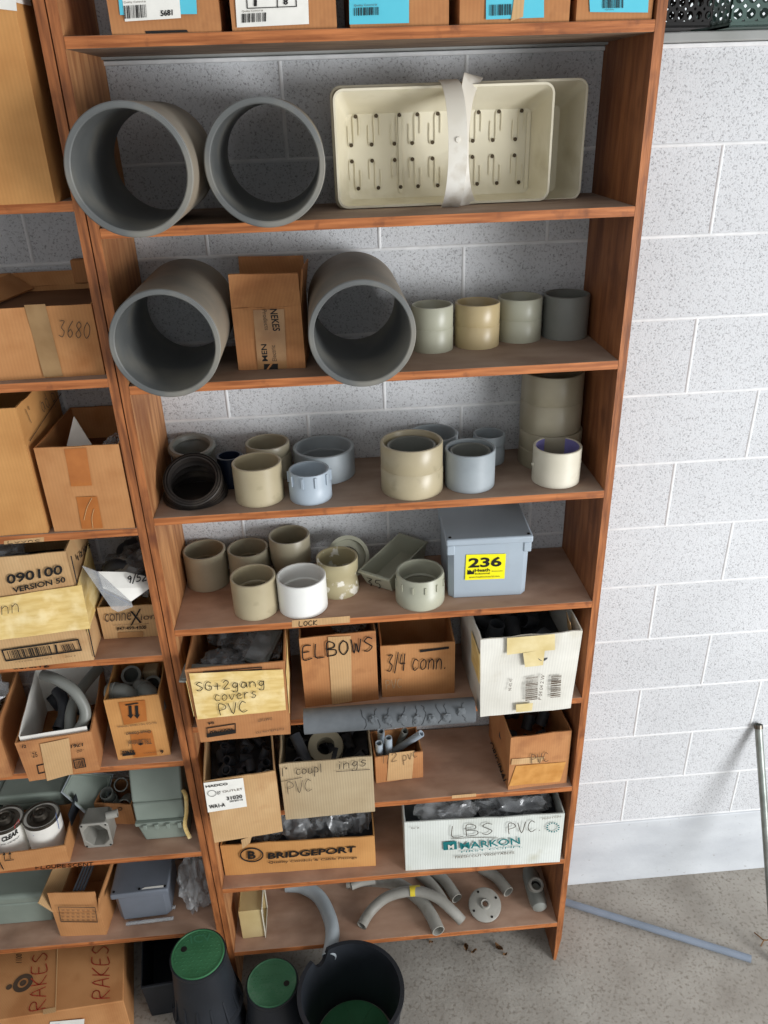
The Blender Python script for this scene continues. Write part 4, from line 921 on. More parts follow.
chand(hf, '1/2', (382, 763), (397, 760), (382, 755), wd=.0016, m=M_inkf, lift=.003); chand(hf, 'pvc', (403, 761), (417, 756), (402, 752), wd=.0016, m=M_inkf, lift=.003)
pvb = carton('box with peeling honey tape and faint PVC, on the right of the sixth shelf', (-.500, -.285), (-.320, -.276), S6, .205, .235, M_kraftd, seed=16)
cpatch(pvb, [(509, 786), (560, 781.5), (566, 762), (516, 766)], M_honey, 'honey_tape', nx=8, ny=6, amp=.001)
cpatch(pvb, [(511, 765), (540, 763), (545, 757), (512, 759)], M_kraftl, 'peeled_patch', nx=6, ny=2, lift=.0012, amp=.001)
chand(pvb, 'PVC', (531, 763), (548, 760.5), (530.5, 754), wd=.0020, m=M_inkf, lift=.004)
mb = MB(); A = pvb.q(0, .20, .03); B = pvb.q(0, .01, .03); D = pvb.q(0, .01, .06); E_ = pvb.q(0, .2, .06); o_ = pvb.ex * .0026
barm = M_ink; text(pvb.root, 'ORIGINAL', pvb.lP - pvb.ex * .002, pvb.ln, (489, 744), (504, 785), (492.5, 741), bold=.02)
# conduit stubs in the small box
for i, (u, v, d, lab) in enumerate([((378.5, 744), 0, (.0, .02, -.1), 'short grey conduit piece at the front left of the small low box'), ((388.5, 738), 0, (.0, .01, -.1), 'short grey conduit piece with a greenish top in the small low box'),
                                  ((422.5, 734.5), 0, (-.075, .03, -.085), 'longer grey conduit piece leaning out to the right of the small low box'), ((381, 735), 0, (0, .03, -.09), 'grey conduit piece behind the front left one in the small low box'), ((404, 733), 0, (-.02, .03, -.09), 'dark conduit piece at the back of the small low box')]):
    if i == 0: top = px(379, 743, 1, -.195)
    elif i == 1: top = px(388.5, 737.5, 1, -.185)
    elif i == 2: top = px(421.5, 733.5, 1, -.165)
    elif i == 3: top = px(381, 731, 1, -.150)
    else: top = px(405, 731, 1, -.135)
    d = Vector(d).normalized(); L_ = (top.z - S6 - .014) / -d.z
    mb = MB(); mb.tube([top, top + d * L_], .0108, .0076, 22)
    thing('conduit_stub', mb, [M_bgrey, M_bgrey, M_bgrey, M_bgrey, M_mgrey][i], lab, 'conduit piece')
G = 'dark couplings in the box with the white printed label'
scatter(small_coupling_proto(M_dfit, 'dark grey coupling in the box with the white printed label', G, .0135, .036), inbox(hd, 30, .14, .155, 3, ymin=.08, ymax=.9), 3)
o = small_coupling_proto(M_mgrey, 'light grey coupling standing out at the front of the box with the white printed label', None, .0135, .04); o.location = hd.q(.155, .05, .165); o.rotation_euler = (.5, .5, 0)
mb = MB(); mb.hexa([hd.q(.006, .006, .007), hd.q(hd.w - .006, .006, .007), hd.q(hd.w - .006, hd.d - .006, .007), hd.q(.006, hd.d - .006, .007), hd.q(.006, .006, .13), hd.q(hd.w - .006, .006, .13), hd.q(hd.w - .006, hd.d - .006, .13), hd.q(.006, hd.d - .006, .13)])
setp(obj('fittings_fill', mb, M_dfit), 'mass of shade-darkened fittings lower down in the box with the white printed label', 'fittings', kind='stuff')  # solid fill; its dark colour carries the shade down in the box
G = 'dark couplings in the corrugated 1 inch couplings box'
scatter(small_coupling_proto(M_dfit, 'dark grey coupling in the corrugated 1 inch couplings box', G, .019, .045), inbox(cp, 16, .12, .14, 5), 5)
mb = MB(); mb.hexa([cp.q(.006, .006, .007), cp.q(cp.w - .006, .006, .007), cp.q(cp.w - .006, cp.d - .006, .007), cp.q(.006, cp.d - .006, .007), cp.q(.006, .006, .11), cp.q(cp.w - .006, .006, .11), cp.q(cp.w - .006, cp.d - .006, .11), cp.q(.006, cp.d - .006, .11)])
setp(obj('fittings_fill', mb, M_dfit), 'mass of shade-darkened fittings lower down in the corrugated 1 inch couplings box', 'fittings', kind='stuff')
mb = MB(); c = px(325, 741, 1, -.20); mb.lathe([(.026, 0), (.026, .045), (.050, .045), (.052, .04), (.052, .005), (.050, 0)], c + Vector((0, -.01, -.03)), 48, (.05, -.45, .9))
thing('tape_roll', mb, M_tan2, 'roll of tan tape lying among the 1 inch couplings', 'tape roll')
mb = MB(); c = px(300, 752, 1, -.26); mb.tube([c + Vector((.02, -.015, -.03)), c + Vector((-.015, .05, .02))], .016, .013, 24)
thing('conduit_stub', mb, M_dfit, 'dark pipe piece sticking up at the left of the 1 inch couplings box', 'conduit piece')
G = 'dark fittings in the box with honey tape'
scatter(small_coupling_proto(M_dfit, 'dark fitting in the box with honey tape', G, .017, .045), inbox(pvb, 9, .10, .12, 7), 7)
G = 'dark fittings in the white box'
scatter(small_coupling_proto(M_dfit, 'dark fitting in the white box with yellowed tape', G, .022, .055), inbox(wb, 12, .17, .19, 8), 8)
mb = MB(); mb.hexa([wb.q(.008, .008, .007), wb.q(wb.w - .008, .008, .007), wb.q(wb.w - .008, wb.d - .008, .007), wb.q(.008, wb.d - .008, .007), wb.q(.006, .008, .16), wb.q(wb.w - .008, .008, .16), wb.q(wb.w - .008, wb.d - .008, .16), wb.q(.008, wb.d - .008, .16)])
setp(obj('fittings_fill', mb, M_dfit), 'mass of shade-darkened fittings lower down in the white box', 'fittings', kind='stuff')

# ------------------------------------------------------------ seventh shelf boxes
br = carton('long low box lettered BRIDGEPORT full of bagged parts', (-1.379, -.243), (-.904, -.255), S7, .135, .23, M_kraftw, seed=17)
bp_ = dict(bold=.035, lift=.003)
ctext(br, 'BRIDGEPORT', (268, 858.5), (355.5, 851.5), (268, 852.3), bold=.034, lift=.003)
ctext(br, 'Quality Conduit & Cable Fittings', (268.5, 863.6), (357, 858.3), (268.5, 860.6), bold=.01, lift=.003)
ctext(br, 'B', (248, 858.5), (256, 858), (247.5, 850.7), bold=.03, lift=.003)
P = [pxp(251.7 + 11.2 * math.cos(t), 855 + 6.6 * math.sin(t), br.P + br.n * .003, br.n) for t in [2 * PI * i / 40 for i in range(41)]]
mb = MB(); mb.tube(P, .0021, n=6); obj('printed_ring', mb, M_ink, br.root)
mb = MB(); A = px(241, 840, 1, -.262); B = px(252, 836, 1, -.262); Cc = px(250, 843, 1, -.262); D = px(242.5, 849, 1, -.262); mb.panel(A, D, Cc, B, .0015, (3, 3), .002, 4); obj('torn_tape', mb, M_kraftl, br.root)
for i, (a, b, c_, rr_) in enumerate([(.13, .09, .105, (.055, .05, .045)), (.235, .10, .11, (.06, .06, .05)), (.34, .09, .11, (.06, .055, .055)), (.425, .11, .10, (.04, .05, .05)), (.05, .12, .10, (.04, .05, .035))]):
    bag('plastic_bag', ['crumpled bag of parts left of centre in the long lettered low box', 'shiny bag of parts at the centre of the long lettered low box', 'bulging bag of parts right of centre in the long lettered low box', 'bag of parts at the right end of the long lettered low box', 'flat bag of parts at the left end of the long lettered low box'][i], br.q(a, b, c_), rr_, M_bag if i % 2 else M_bagd, 10 + i, rough=.5)
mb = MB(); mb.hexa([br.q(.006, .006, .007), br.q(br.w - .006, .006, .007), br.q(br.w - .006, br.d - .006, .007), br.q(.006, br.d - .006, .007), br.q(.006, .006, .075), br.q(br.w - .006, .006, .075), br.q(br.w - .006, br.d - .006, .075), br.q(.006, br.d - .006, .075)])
setp(obj('fittings_fill', mb, M_dfit), 'mass of shade-darkened bagged parts in the bottom of the long lettered low box', 'fittings', kind='stuff')
M_markon = mat('white_corrugated', (222, 226, 220), (206, 210, 202), .8, 7, bump=.0006, bscale=20, wave=.12, c3=(196, 196, 180), s3=10, lo3=.6, hi3=.8)
mk2 = carton('long white corrugated box lettered MARKON, handwritten LBS PVC', (-.812, -.283), (-.324, -.300), S7, .215, .19, M_markon, seed=18, backh=.02)
ctext(mk2, 'MARKON', (460.5, 848.5), (520, 843), (459.5, 841.8), m=M_teal, bold=.012, lift=.004)
poly_mark(mk2.root, mk2.P + mk2.n * .002, mk2.n, (443.5, 850), (457, 849), (443, 841.8), [(0, 0), (1, 0), (1, 1), (0, 1)], m=M_teal, name='printed_logo')
ctext(mk2, 'M', (448, 848.4), (454, 847.8), (447.7, 843.6), m=M_white, bold=.022, lift=.005)
ctext(mk2, 'FIRST COMM.', (461, 851.8), (522, 846.2), (461, 850), m=M_teal, lift=.004)
ctext(mk2, 'FRESH CUT VEGETABLES', (455, 857.5), (514, 852.6), (455, 855.2), m=M_inkf, lift=.004)
chand(mk2, 'LBS', (451.5, 836), (493, 832.5), (451, 825), wd=.0026, lift=.005, m=M_inkg); chand(mk2, 'PVC.', (508, 833), (541, 829), (507.5, 822.5), wd=.0026, lift=.005, m=M_inkg)
mb = MB(); mb.tube([pxp(451, 839, mk2.P + mk2.n * .004, mk2.n), pxp(472, 837.5, mk2.P + mk2.n * .004, mk2.n), pxp(498, 838, mk2.P + mk2.n * .004, mk2.n)], .001, n=5); obj('drawn_line', mb, M_inkg, mk2.root)
mb = MB()
for i in range(14):
    t0 = 2 * PI * i / 14; q = [(553 + rr0 * math.cos(t0 + dt), 827.5 + rr0 * .75 * math.sin(t0 + dt)) for rr0, dt in ((5, -.12), (6.8, -.12), (6.8, .12), (5, .12))]
    mb.add([pxp(*a, mk2.P + mk2.n * .004, mk2.n) for a in q], [(0, 1, 2, 3)])
obj('printed_emblem', mb, M_teal, mk2.root, smooth=False)
ctext(mk2, 'Hecho a mano', (542, 818.8), (561, 816), (542, 817), m=M_inkf, lift=.004)
ctext(mk2, 'Size: 24', (411, 828), (419, 827.6), (411, 826.2), m=M_inkf, lift=.004)
for i, (a, b, c_, rr_) in enumerate([(.13, .06, .19, (.09, .05, .04)), (.34, .08, .185, (.11, .055, .05))]):
    bag('plastic_bag', ['whitish crumpled bag in the left half of the white corrugated box', 'smoky shiny bag in the right half of the white corrugated box'][i], mk2.q(a, b, c_), rr_, [M_bag, M_bagd][i], 21 + i, rough=.5)
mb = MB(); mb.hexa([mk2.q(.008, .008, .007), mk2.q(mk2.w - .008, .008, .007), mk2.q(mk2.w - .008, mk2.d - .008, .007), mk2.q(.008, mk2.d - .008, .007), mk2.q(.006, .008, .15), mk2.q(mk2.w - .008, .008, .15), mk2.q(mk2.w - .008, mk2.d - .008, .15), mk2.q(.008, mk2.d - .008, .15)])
setp(obj('fittings_fill', mb, M_dfit), 'mass of shade-darkened fittings lower down in the white corrugated box', 'fittings', kind='stuff')

# ------------------------------------------------------------ bottom shelf: bent conduits, cover, body, beige box
def bend(label, pts, zc, r, m=M_conduit, wall=.003, zs=None):
    P = [px(u, v, 2, (zs[i] if zs else zc)) for i, (u, v) in enumerate(pts)]
    mb = MB(); mb.tube(smoothpath(P, 8), r, r - wall, 28); return thing('conduit_elbow', mb, m, label, 'conduit elbow')
zr = S8
e1 = bend('bent grey conduit with a small yellow sticker, lying on top of the others', [(361.5, 925.9), (371.5, 910.1), (388.7, 896.3), (414.5, 891.0), (436, 897.2), (451.7, 910), (462, 921)], 0, .0175, zs=[zr + .018, zr + .025, zr + .045, zr + .062, zr + .062, zr + .045, zr + .02])
c = px(415, 891, 2, zr + .062); mb = MB(); t = Vector((.9, -.02, 0)).normalized()
V = []
for k in range(13):
    an = math.radians(-75 + 150 * k / 12); o2 = Vector((0, -math.sin(an + .5), math.cos(an + .5)))
    for sg_ in (-1, 1): V.append(c + t * .018 * sg_ + o2 * .0180); V.append(c + t * .018 * sg_ + o2 * .0176)
for k in range(12):
    q = 4 * k; mb.add([], []); mb.f += [[q, q + 2, q + 6, q + 4], [q + 1, q + 5, q + 7, q + 3]]; mb.m += [0, 0]
mb.v = V; obj('yellow_sticker', mb, mat('dull_yellow_sticker', (214, 194, 62), (200, 178, 50), .5), e1)
bend('bent grey conduit passing under the one with the yellow sticker, open end at the front', [(346, 882), (369, 880), (397, 884), (419, 899), (431, 915), (438.5, 931)], zr + .022, .0215)
bend('grey conduit stub behind the yellow-stickered one, running back into shadow', [(417, 872), (429, 882), (438, 893), (444, 903)], zr + .02, .0185)
bend('grey conduit stub with open end left of the round cover', [(431, 870), (444, 880), (457, 898.5)], zr + .021, .0195)
bend('grey conduit stub with open end right of the round cover', [(481, 868), (496, 877), (508.5, 892)], zr + .021, .0195)
bend('pale conduit end poking out at the left behind the bent conduits', [(351, 886), (362, 882), (375, 880)], zr + .058, .014)
e0 = bend('large bent grey conduit reaching over the shelf edge down to the black bucket', [(286, 885), (302, 886.5), (319, 897), (329, 916), (332.5, 934), (329, 957)], 0, .0235, M_lgrey, zs=[zr + .024, zr + .024, zr + .024, zr + .026, zr + .030, zr + .020])
c = px(484.7, 905, 2, zr + .026); mb = MB()
mb.lathe([(.010, .002), (.010, .020), (.014, .021), (.016, .017), (.018, .011), (.051, .009), (.055, .006), (.055, 0), (.050, -.003), (.012, -.002)], c, 48, (0, -.42, 1))
dd = thing('round_cover', mb, M_conduit, 'round grey flanged cover with a threaded hub lying on the bottom shelf', 'round cover')
mb = MB()
for k in range(4):
    a = PI / 2 * k + .4; ct_, st_ = math.cos(.3976), math.sin(.3976); mb = MB(); mb.lathe([(.0001, 0), (.004, 0), (.004, .0012), (.0001, .0012)], c + Vector((.044 * math.cos(a), .044 * math.sin(a) * ct_ - .0096 * st_, .044 * math.sin(a) * st_ + .0096 * ct_)), 12, (0, -.42, 1)); obj('bolt_hole', mb, M_screw, dd)
# conduit body with round opening
c = px(535.6, 893, 2, zr + .03); mb = MB(); n_ = 24
secs = [(.10, .020), (.07, .029), (.02, .030), (-.035, .029), (-.055, .024), (-.062, .012)]
V = []; F = []
for j, (dy, rr_) in enumerate(secs):
    for k in range(n_): a = 2 * PI * k / n_; V.append(c + Vector((rr_ * math.cos(a), dy, (rr_ * .95) * math.sin(a) - .03 + .03)))
for j in range(len(secs) - 1):
    for k in range(n_): F.append((j * n_ + k, j * n_ + (k + 1) % n_, (j + 1) * n_ + (k + 1) % n_, (j + 1) * n_ + k))
F.append(tuple(range(n_))); F.append(tuple((len(secs) - 1) * n_ + k for k in range(n_))[::-1])
mb.add(V, F)
lb = thing('conduit_fitting', mb, M_mgrey, 'grey conduit fitting with a round hub opening at the right end of the bottom shelf', 'conduit fitting')
mb = MB(); mb.lathe([(.017, .0), (.017, .034), (.020, .036), (.025, .034), (.026, 0)], c + Vector((0, .012, .012)), 32, (0, -.35, 1)); obj('hub', mb, M_conduit, lb)
mb = MB(); mb.disc(c + Vector((0, .012, .014)), .0168, (0, -.35, 1), t=.012); obj('hub_bore', mb, M_ink, lb)

# beige electrical box standing on its side, open to the right
M_beige = mat('beige_box_plastic', (206, 186, 138), (188, 166, 116), .5, 6)
root = empty('electrical_box', (-1.33, -.20, S8), 'beige open electrical box standing at the left end of the bottom shelf', 'electrical box')
bx0, bx1, by0, by1, bz0, bz1 = -1.360, -1.285, -.245, -.140, S8 + .001, S8 + .135
mb = MB(); t = .003
mb.box((bx0, by0, bz0), (bx0 + t, by1, bz1)); mb.box((bx0 + t, by0, bz0), (bx1, by0 + t, bz1)); mb.box((bx0 + t, by1 - t, bz0), (bx1, by1, bz1)); mb.box((bx0 + t, by0 + t, bz0), (bx1, by1 - t, bz0 + t)); mb.box((bx0 + t, by0 + t, bz1 - t), (bx1, by1 - t, bz1))
obj('box_body', mb, M_beige, root, bevel=.0015)
mb = MB(); f = .006
mb.box((bx1, by0 - f, bz0 - .0005), (bx1 + t, by0 + f, bz1 + f)); mb.box((bx1, by1 - f, bz0), (bx1 + t, by1 + f, bz1 + f)); mb.box((bx1, by0 + f, bz0), (bx1 + t, by1 - f, bz0 + f)); mb.box((bx1, by0 + f, bz1 - f), (bx1 + t, by1 - f, bz1 + f))
obj('flange', mb, M_cpvc, root, bevel=.001)
mb = MB(); mb.box((bx0 + .012, by0 + .03, bz0 + .02), (bx1 - .008, by1 - .03, bz1 - .02)); obj('device_body', mb, M_white, root, bevel=.004)
for zz in (.035, .105):
    mb = MB(); mb.lathe([(.0001, 0), (.008, 0), (.008, .004), (.0001, .005)], (bx1 - .006, by0 + .018, bz0 + zz), 16, (1, 0, 0)); obj('screw', mb, M_galv, root)

#@@PART3
# ------------------------------------------------------------ left unit, top to bottom
tall = carton('tall plain carton with a white label at its top, upper left corner', (-1.80, -.318), (-1.449, -.318), T0, .55, .27, M_kraftw, closed=True, seed=30, name='cardboard_carton', t=.005)
cpatch(tall, [(-5, 8.5), (17, 11), (15, -8), (-5, -8)], M_paper, 'white_label')
mb = MB(); e_ = tall.ex * .002; A = tall.q(tall.w, .0, .322); B = tall.q(tall.w, .09, .325); mb.panel(A + e_, B + e_, B + e_ + Vector((0, 0, .10)), A + e_ + Vector((0, 0, .10)), .0005, (3, 3), 0); obj('white_label', mb, M_paper, tall.root)
text(tall.root, 'PACIFIC', tall.rP, tall.rn, (41.5, 28), (60, 120), (47, 27), bold=.03, m=M_inkf)
b36 = carton('flat box handwritten 3680 with its flaps open, on the upper left shelves', (-1.87, -.276), (-1.437, -.262), T1, .152, .235, M_kraft, seed=31)
chand(b36, '3680', (59, 336), (90, 338.5), (59.5, 320), wd=.0016, m=M_inkf, lift=.003)
cpatch(b36, [(44, 377), (63, 376), (45, 304), (24, 305)], M_tapegy, 'greyed_tape', nx=3, ny=8, amp=.001)
a0, a1 = b36.q(.0, .232, .152), b36.q(b36.w, .232, .152)
flap(b36, a0, a1, a1 + Vector((-.01, .012, .030)), a0 + Vector((.01, .012, .030)))
a0, a1 = b36.q(.0, .005, .152), b36.q(b36.w, .005, .152)
mb = MB(); mb.hexa([b36.q(.01, .02, .138), b36.q(b36.w - .01, .02, .138), b36.q(b36.w - .01, .225, .138), b36.q(.01, .225, .138), b36.q(.01, .02, .142), b36.q(b36.w - .01, .02, .142), b36.q(b36.w - .01, .225, .142), b36.q(.01, .225, .142)]); obj('inner_flap', mb, M_int, b36.root)
mb = MB(); A = b36.q(.205, .02, .15); B = b36.q(.255, .225, .15); mb.panel(A, B, B + Vector((-.045, 0, .035)), A + Vector((-.05, 0, .022)), .004, (3, 6), .001); obj('flap', mb, M_kraft, b36.root)
mb = MB(); c = Vector((-1.500, -.03, b36.z + .153)); mb.box(c + Vector((-.03, -.012, .001)), c + Vector((.025, .012, .055)))
thing('cardboard_scrap', mb, M_kraftd, 'small brown block resting on the back edge of the flat 3680 box', 'cardboard piece', bevel=.004)

# two boxes on the third left shelf
L2a = carton('tall open box at the left edge, handwriting on its right side', (-1.93, -.288), (-1.632, -.287), T2, .309, .272, M_kraftw, seed=32)
hand(L2a.root, '1" bad pl', L2a.rP, L2a.rn, (30, 424), (58, 398), (24, 410), wd=.0020, m=M_inkf, lift=.002)
mb = MB(); q0 = L2a.rP + L2a.rn * .0015; mb.tube([pxp(30, 441, q0, L2a.rn), pxp(62, 392, q0, L2a.rn)], .0009, n=5); obj('side_seam', mb, M_inkf, L2a.root)
L2b = carton('open box with brown tape strips on its front beside the post', (-1.618, -.284), (-1.4305, -.289), T2, .212, .268, M_kraft, seed=33)
cpatch(L2b, [(71, 486.5), (92, 485.5), (86, 448), (64, 449)], M_tapebr, 'brown_tape'); cpatch(L2b, [(82, 529), (103, 528), (97, 496.5), (76, 497)], M_tapebr, 'brown_tape')
for pts in ([(84, 520), (87, 508), (92, 498)], [(93, 528), (92, 518), (94, 509)]):
    mb = MB(); mb.tube(smoothpath([pxp(*a, L2b.P + L2b.n * .0018, L2b.n) for a in pts]), .0007, n=5); obj('tape_crease', mb, M_kraftl, L2b.root)
mb = MB(); A = L2b.q(.035, .09, .17); mb.add([A, A + Vector((.06, .01, 0)), A + Vector((.025, .03, .07)), A + Vector((0, .002, 0)), A + Vector((.06, .012, 0)), A + Vector((.025, .032, .07))], [(0, 1, 2), (5, 4, 3), (0, 3, 4, 1), (1, 4, 5, 2), (2, 5, 3, 0)])
thing('paper_sheet', mb, M_paper, 'white paper corner sticking up inside the box with brown tape strips', 'paper')
bag('plastic_bag', 'pale plastic bundle at the right inside the box with brown tape strips', L2b.q(.15, .10, .165), (.03, .05, .03), M_bag, 33)
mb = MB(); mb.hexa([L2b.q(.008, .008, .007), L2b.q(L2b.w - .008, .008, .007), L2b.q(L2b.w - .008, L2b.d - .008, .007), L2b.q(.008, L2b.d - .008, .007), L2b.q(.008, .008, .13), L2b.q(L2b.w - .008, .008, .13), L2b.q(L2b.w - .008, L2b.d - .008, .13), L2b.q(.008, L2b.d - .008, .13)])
setp(obj('fittings_fill', mb, M_int), 'shade-darkened packing filling the box with brown tape strips', 'packing', kind='stuff')

# 090100 box
v5 = carton('box lettered 090100 VERSION 50 wrapped with wide cream tape', (-2.02, -.318), (-1.5975, -.292), T3, .318, .20, M_kraftl, seed=34, taper=-.006)
ctext(v5, '090100', (7.5, 584), (63, 573.5), (6.5, 574.5), bold=.022, lift=.003)
ctext(v5, 'VERSION 50', (13.5, 592.5), (66, 581.5), (12.5, 587), bold=.025, lift=.003)
cpatch(v5, [(-4, 640.5), (90.5, 628.5), (81.5, 585), (-6, 598.5)], M_tape, 'tape_wrap', nx=14, ny=7, amp=.003, lift=.003)
mb = MB(); o_ = v5.ex * .004; A = v5.q(v5.w, -.004, .085); B = v5.q(v5.w, .19, .095); Cc = v5.q(v5.w, .19, .245); D = v5.q(v5.w, -.004, .215)
mb.panel(A + o_, B + o_, Cc + o_, D + o_, .001, (8, 6), .003, 8); obj('tape_wrap', mb, M_tape, v5.root)
hand(v5.root, 'nn', v5.P, v5.n, (2, 613), (20, 610), (1.5, 600), wd=.0018, m=M_inkf, lift=.0075)
frame_mark(v5.root, v5.P, v5.n, (6, 661), (82.5, 650), (1.5, 649), th=.018, tv=.12).location.y -= .002
poly_mark(v5.root, v5.P - Vector((0, .002, 0)), v5.n, (56.5, 654), (58.5, 653.7), (54.5, 644.5), [(0, 0), (1, 0), (1, 1), (0, 1)])
barcode(v5.root, v5.P, v5.n, (10, 658.5), (54, 652.5), (7, 650.5), seed=34, count=24).location.y -= .002
barcode(v5.root, v5.P, v5.n, (64, 651), (77, 649), (61, 644.5), seed=35, count=9).location.y -= .002
ctext(v5, '1 64 0090 200119 4', (16, 662), (52, 657.5), (16, 661), m=M_inkf, lift=.003); ctext(v5, '009 2', (65, 657), (76, 655.5), (65, 656), m=M_inkf, lift=.003)
for (u0, v0, u1, v1) in ((71, 556, 77, 583), (88.5, 629, 94.5, 657)):
    mb = MB(); q0 = v5.P + v5.n * .0025; a = pxp(u0, v0, q0, v5.n); b = pxp(u1, v1, q0, v5.n); mb.tube([a, b], .0014, n=6); obj('printed_line', mb, M_ink, v5.root)
text(v5.root, '12/03', v5.rP, v5.rn, (76.5, 561), (89, 547), (75, 556), lift=.004, bold=.02, m=M_ink)
bag('plastic_bag', 'smoky bag of grey parts at the left in the cream-taped numbered box', v5.q(.20, .08, .285), (.085, .07, .045), M_bag, 41, rough=.5)
bag('plastic_bag', 'second smoky bag further back in the cream-taped numbered box', v5.q(.10, .12, .27), (.08, .06, .05), M_bagd, 42, rough=.5)
G = None
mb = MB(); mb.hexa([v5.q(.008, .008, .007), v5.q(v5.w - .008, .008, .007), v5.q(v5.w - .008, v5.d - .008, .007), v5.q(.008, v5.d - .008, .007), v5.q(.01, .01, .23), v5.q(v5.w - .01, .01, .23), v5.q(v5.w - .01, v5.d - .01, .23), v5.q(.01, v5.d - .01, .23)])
setp(obj('fittings_fill', mb, M_ink), 'shade-darkened parts filling the cream-taped numbered box', 'fittings', kind='stuff')  # black fill, the darkness inside the box painted as colour
# conneXion box
cx = carton('small low box lettered conneXion under a bag with a white paper tag', (-1.593, -.203), (-1.436, -.207), T3, .100, .19, M_kraftl, seed=35)
ctext(cx, 'conne', (105, 621.5), (131.5, 619.5), (105, 613.5), lift=.003, m=M_inkf); ctext(cx, 'X', (130.5, 625), (142, 622), (130, 611), lift=.003, m=M_ink); ctext(cx, 'ion', (141, 619.5), (155.5, 618.5), (141, 614), lift=.003, m=M_inkf)
ctext(cx, 'www.connexionhq.com', (113.5, 625.5), (149, 623.8), (113.5, 623.8), m=M_inkf, lift=.003); ctext(cx, '847-499-4300', (117, 630), (146.5, 628.3), (117, 626.5), lift=.003, bold=.02)
cpatch(cx, [(118, 638), (143, 637), (143, 631.5), (118, 632.5)], M_tapecl, 'brown_tape')
bag('plastic_bag', 'large hazy bag of grey fittings bulging above the small conneXion-lettered box', cx.q(.085, .09, .15), (.072, .075, .065), M_bagd, 51, rough=.45)
G = 'grey elbows showing in the hazy bag above the conneXion-lettered box'
ep = elbow_proto(M_dfit, 'grey elbow inside the hazy bag above the conneXion-lettered box', G, .017, .028)
for i, (a, b, c_) in enumerate([(.04, .05, .15), (.11, .04, .14), (.09, .11, .18)]):
    o = ep if i == 0 else copy_tree(ep); o.location = cx.q(a, b, c_); o.rotation_euler = (i * .9, i * 1.3 + .4, i * 2)
tg = [px(98, 571.5, 1, -.262), px(126, 572, 1, -.245), px(158, 579, 1, -.235), px(150, 588, 1, -.262), px(131, 601.5, 1, -.285), px(103, 588, 1, -.290)]
mb = MB(); nv = Vector((0, -.0015, .001)); mb.add(tg + [p - nv for p in tg], [(0, 1, 2, 3, 4, 5), (11, 10, 9, 8, 7, 6)] + [(i, (i + 1) % 6, 6 + (i + 1) % 6, 6 + i) for i in range(6)])
tag_ = thing('paper_tag', mb, M_paper, 'white paper tag handwritten 9/52 hanging over the conneXion-lettered box', 'paper tag', smooth=False)
nrm = (tg[2] - tg[5]).cross(tg[1] - tg[4]).normalized(); nrm = nrm if nrm.y < 0 else -nrm
hand(tag_, '9/52', px(140, 580, 1, -.262) , Vector((0, -1, .45)), (127, 583), (147, 580), (128, 576), wd=.0030, lift=.004)
bp2 = [px(82, 566, 1, -.272), px(98, 572, 1, -.275), px(131, 602, 1, -.296), px(133, 607, 1, -.305), px(118, 612, 1, -.315), px(112, 609, 1, -.312)]
mb = MB(); mb.add(bp2 + [p + Vector((0, .002, 0)) for p in bp2], [(0, 1, 2, 3, 4, 5), (11, 10, 9, 8, 7, 6)] + [(i, (i + 1) % 6, 6 + (i + 1) % 6, 6 + i) for i in range(6)])
thing('zip_bag_flap', mb, M_bag, 'clear zip bag corner hanging in front of the conneXion-lettered box', 'plastic bag', smooth=False)
mb = MB(); mb.tube([px(84, 568, 1, -.276), px(116, 611, 1, -.318)], .0012, n=6); mb.tube([px(98, 586, 1, -.295), px(122, 610.5, 1, -.318)], .0009, n=6)
mb2 = MB(); mb2.tube([px(101, 590, 1, -.292), px(127, 602, 1, -.290), px(131, 606, 1, -.300)], .0018, n=6); thing('blue_edge_strip', mb2, mat('blue_strip', (52, 60, 110)), 'thin blue strip along the lower edge of the white paper tag', 'strip')

# fourth left shelf
la = carton('box at the left edge stuffed with clear plastic bags', (-2.16, -.330), (-1.886, -.300), T4, .175, .25, M_kraftd, seed=36)
bag('plastic_bag', 'big clear bag heaped in the box at the left edge', la.q(.16, .12, .19), (.10, .11, .06), M_bag, 61, rough=.5)
bag('plastic_bag', 'smoky bag under the big clear bag in the box at the left edge', la.q(.12, .14, .12), (.11, .10, .06), M_bagd, 62)
lb = carton('box with old tape holding bent grey conduits and a white liner', (-1.834, -.325), (-1.650, -.302), T4, .142, .27, M_kraftd, seed=37, taper=.004)
cpatch(lb, [(47, 781), (73, 774), (69, 738), (40, 744)], M_kraftl, 'old_tape', nx=6, ny=8, amp=.0015, lift=.0015)
ctext(lb, '12', (22, 747.5), (26.5, 747), (22, 744.5), bold=.03, lift=.003); ctext(lb, '1761', (83, 742), (71, 744), (83, 745.5), lift=.003, bold=.02); ctext(lb, '-00', (84, 748), (77, 749.5), (84, 750.5), lift=.003)
frame_mark(lb.root, lb.P, lb.n, (38.5, 774), (47, 772), (36.5, 765), th=.12); frame_mark(lb.root, lb.P, lb.n, (75, 768.5), (86.5, 766.5), (73, 759.5), th=.1).location.y -= .001
barcode(lb.root, lb.P, lb.n, (77, 767), (84.5, 765.5), (75.5, 761), seed=5, count=7).location.y -= .001
ctext(lb, '25', (33, 757), (38, 756), (32, 752), lift=.003); 
mb = MB(); h_ = .142
ins = .008
A = lb.q(ins, ins, .02); B = lb.q(lb.w - ins, ins, .02); C1 = lb.q(lb.w - ins, lb.d - ins, .02); D = lb.q(ins, lb.d - ins, .02); up = Vector((0, 0, h_ - .018))
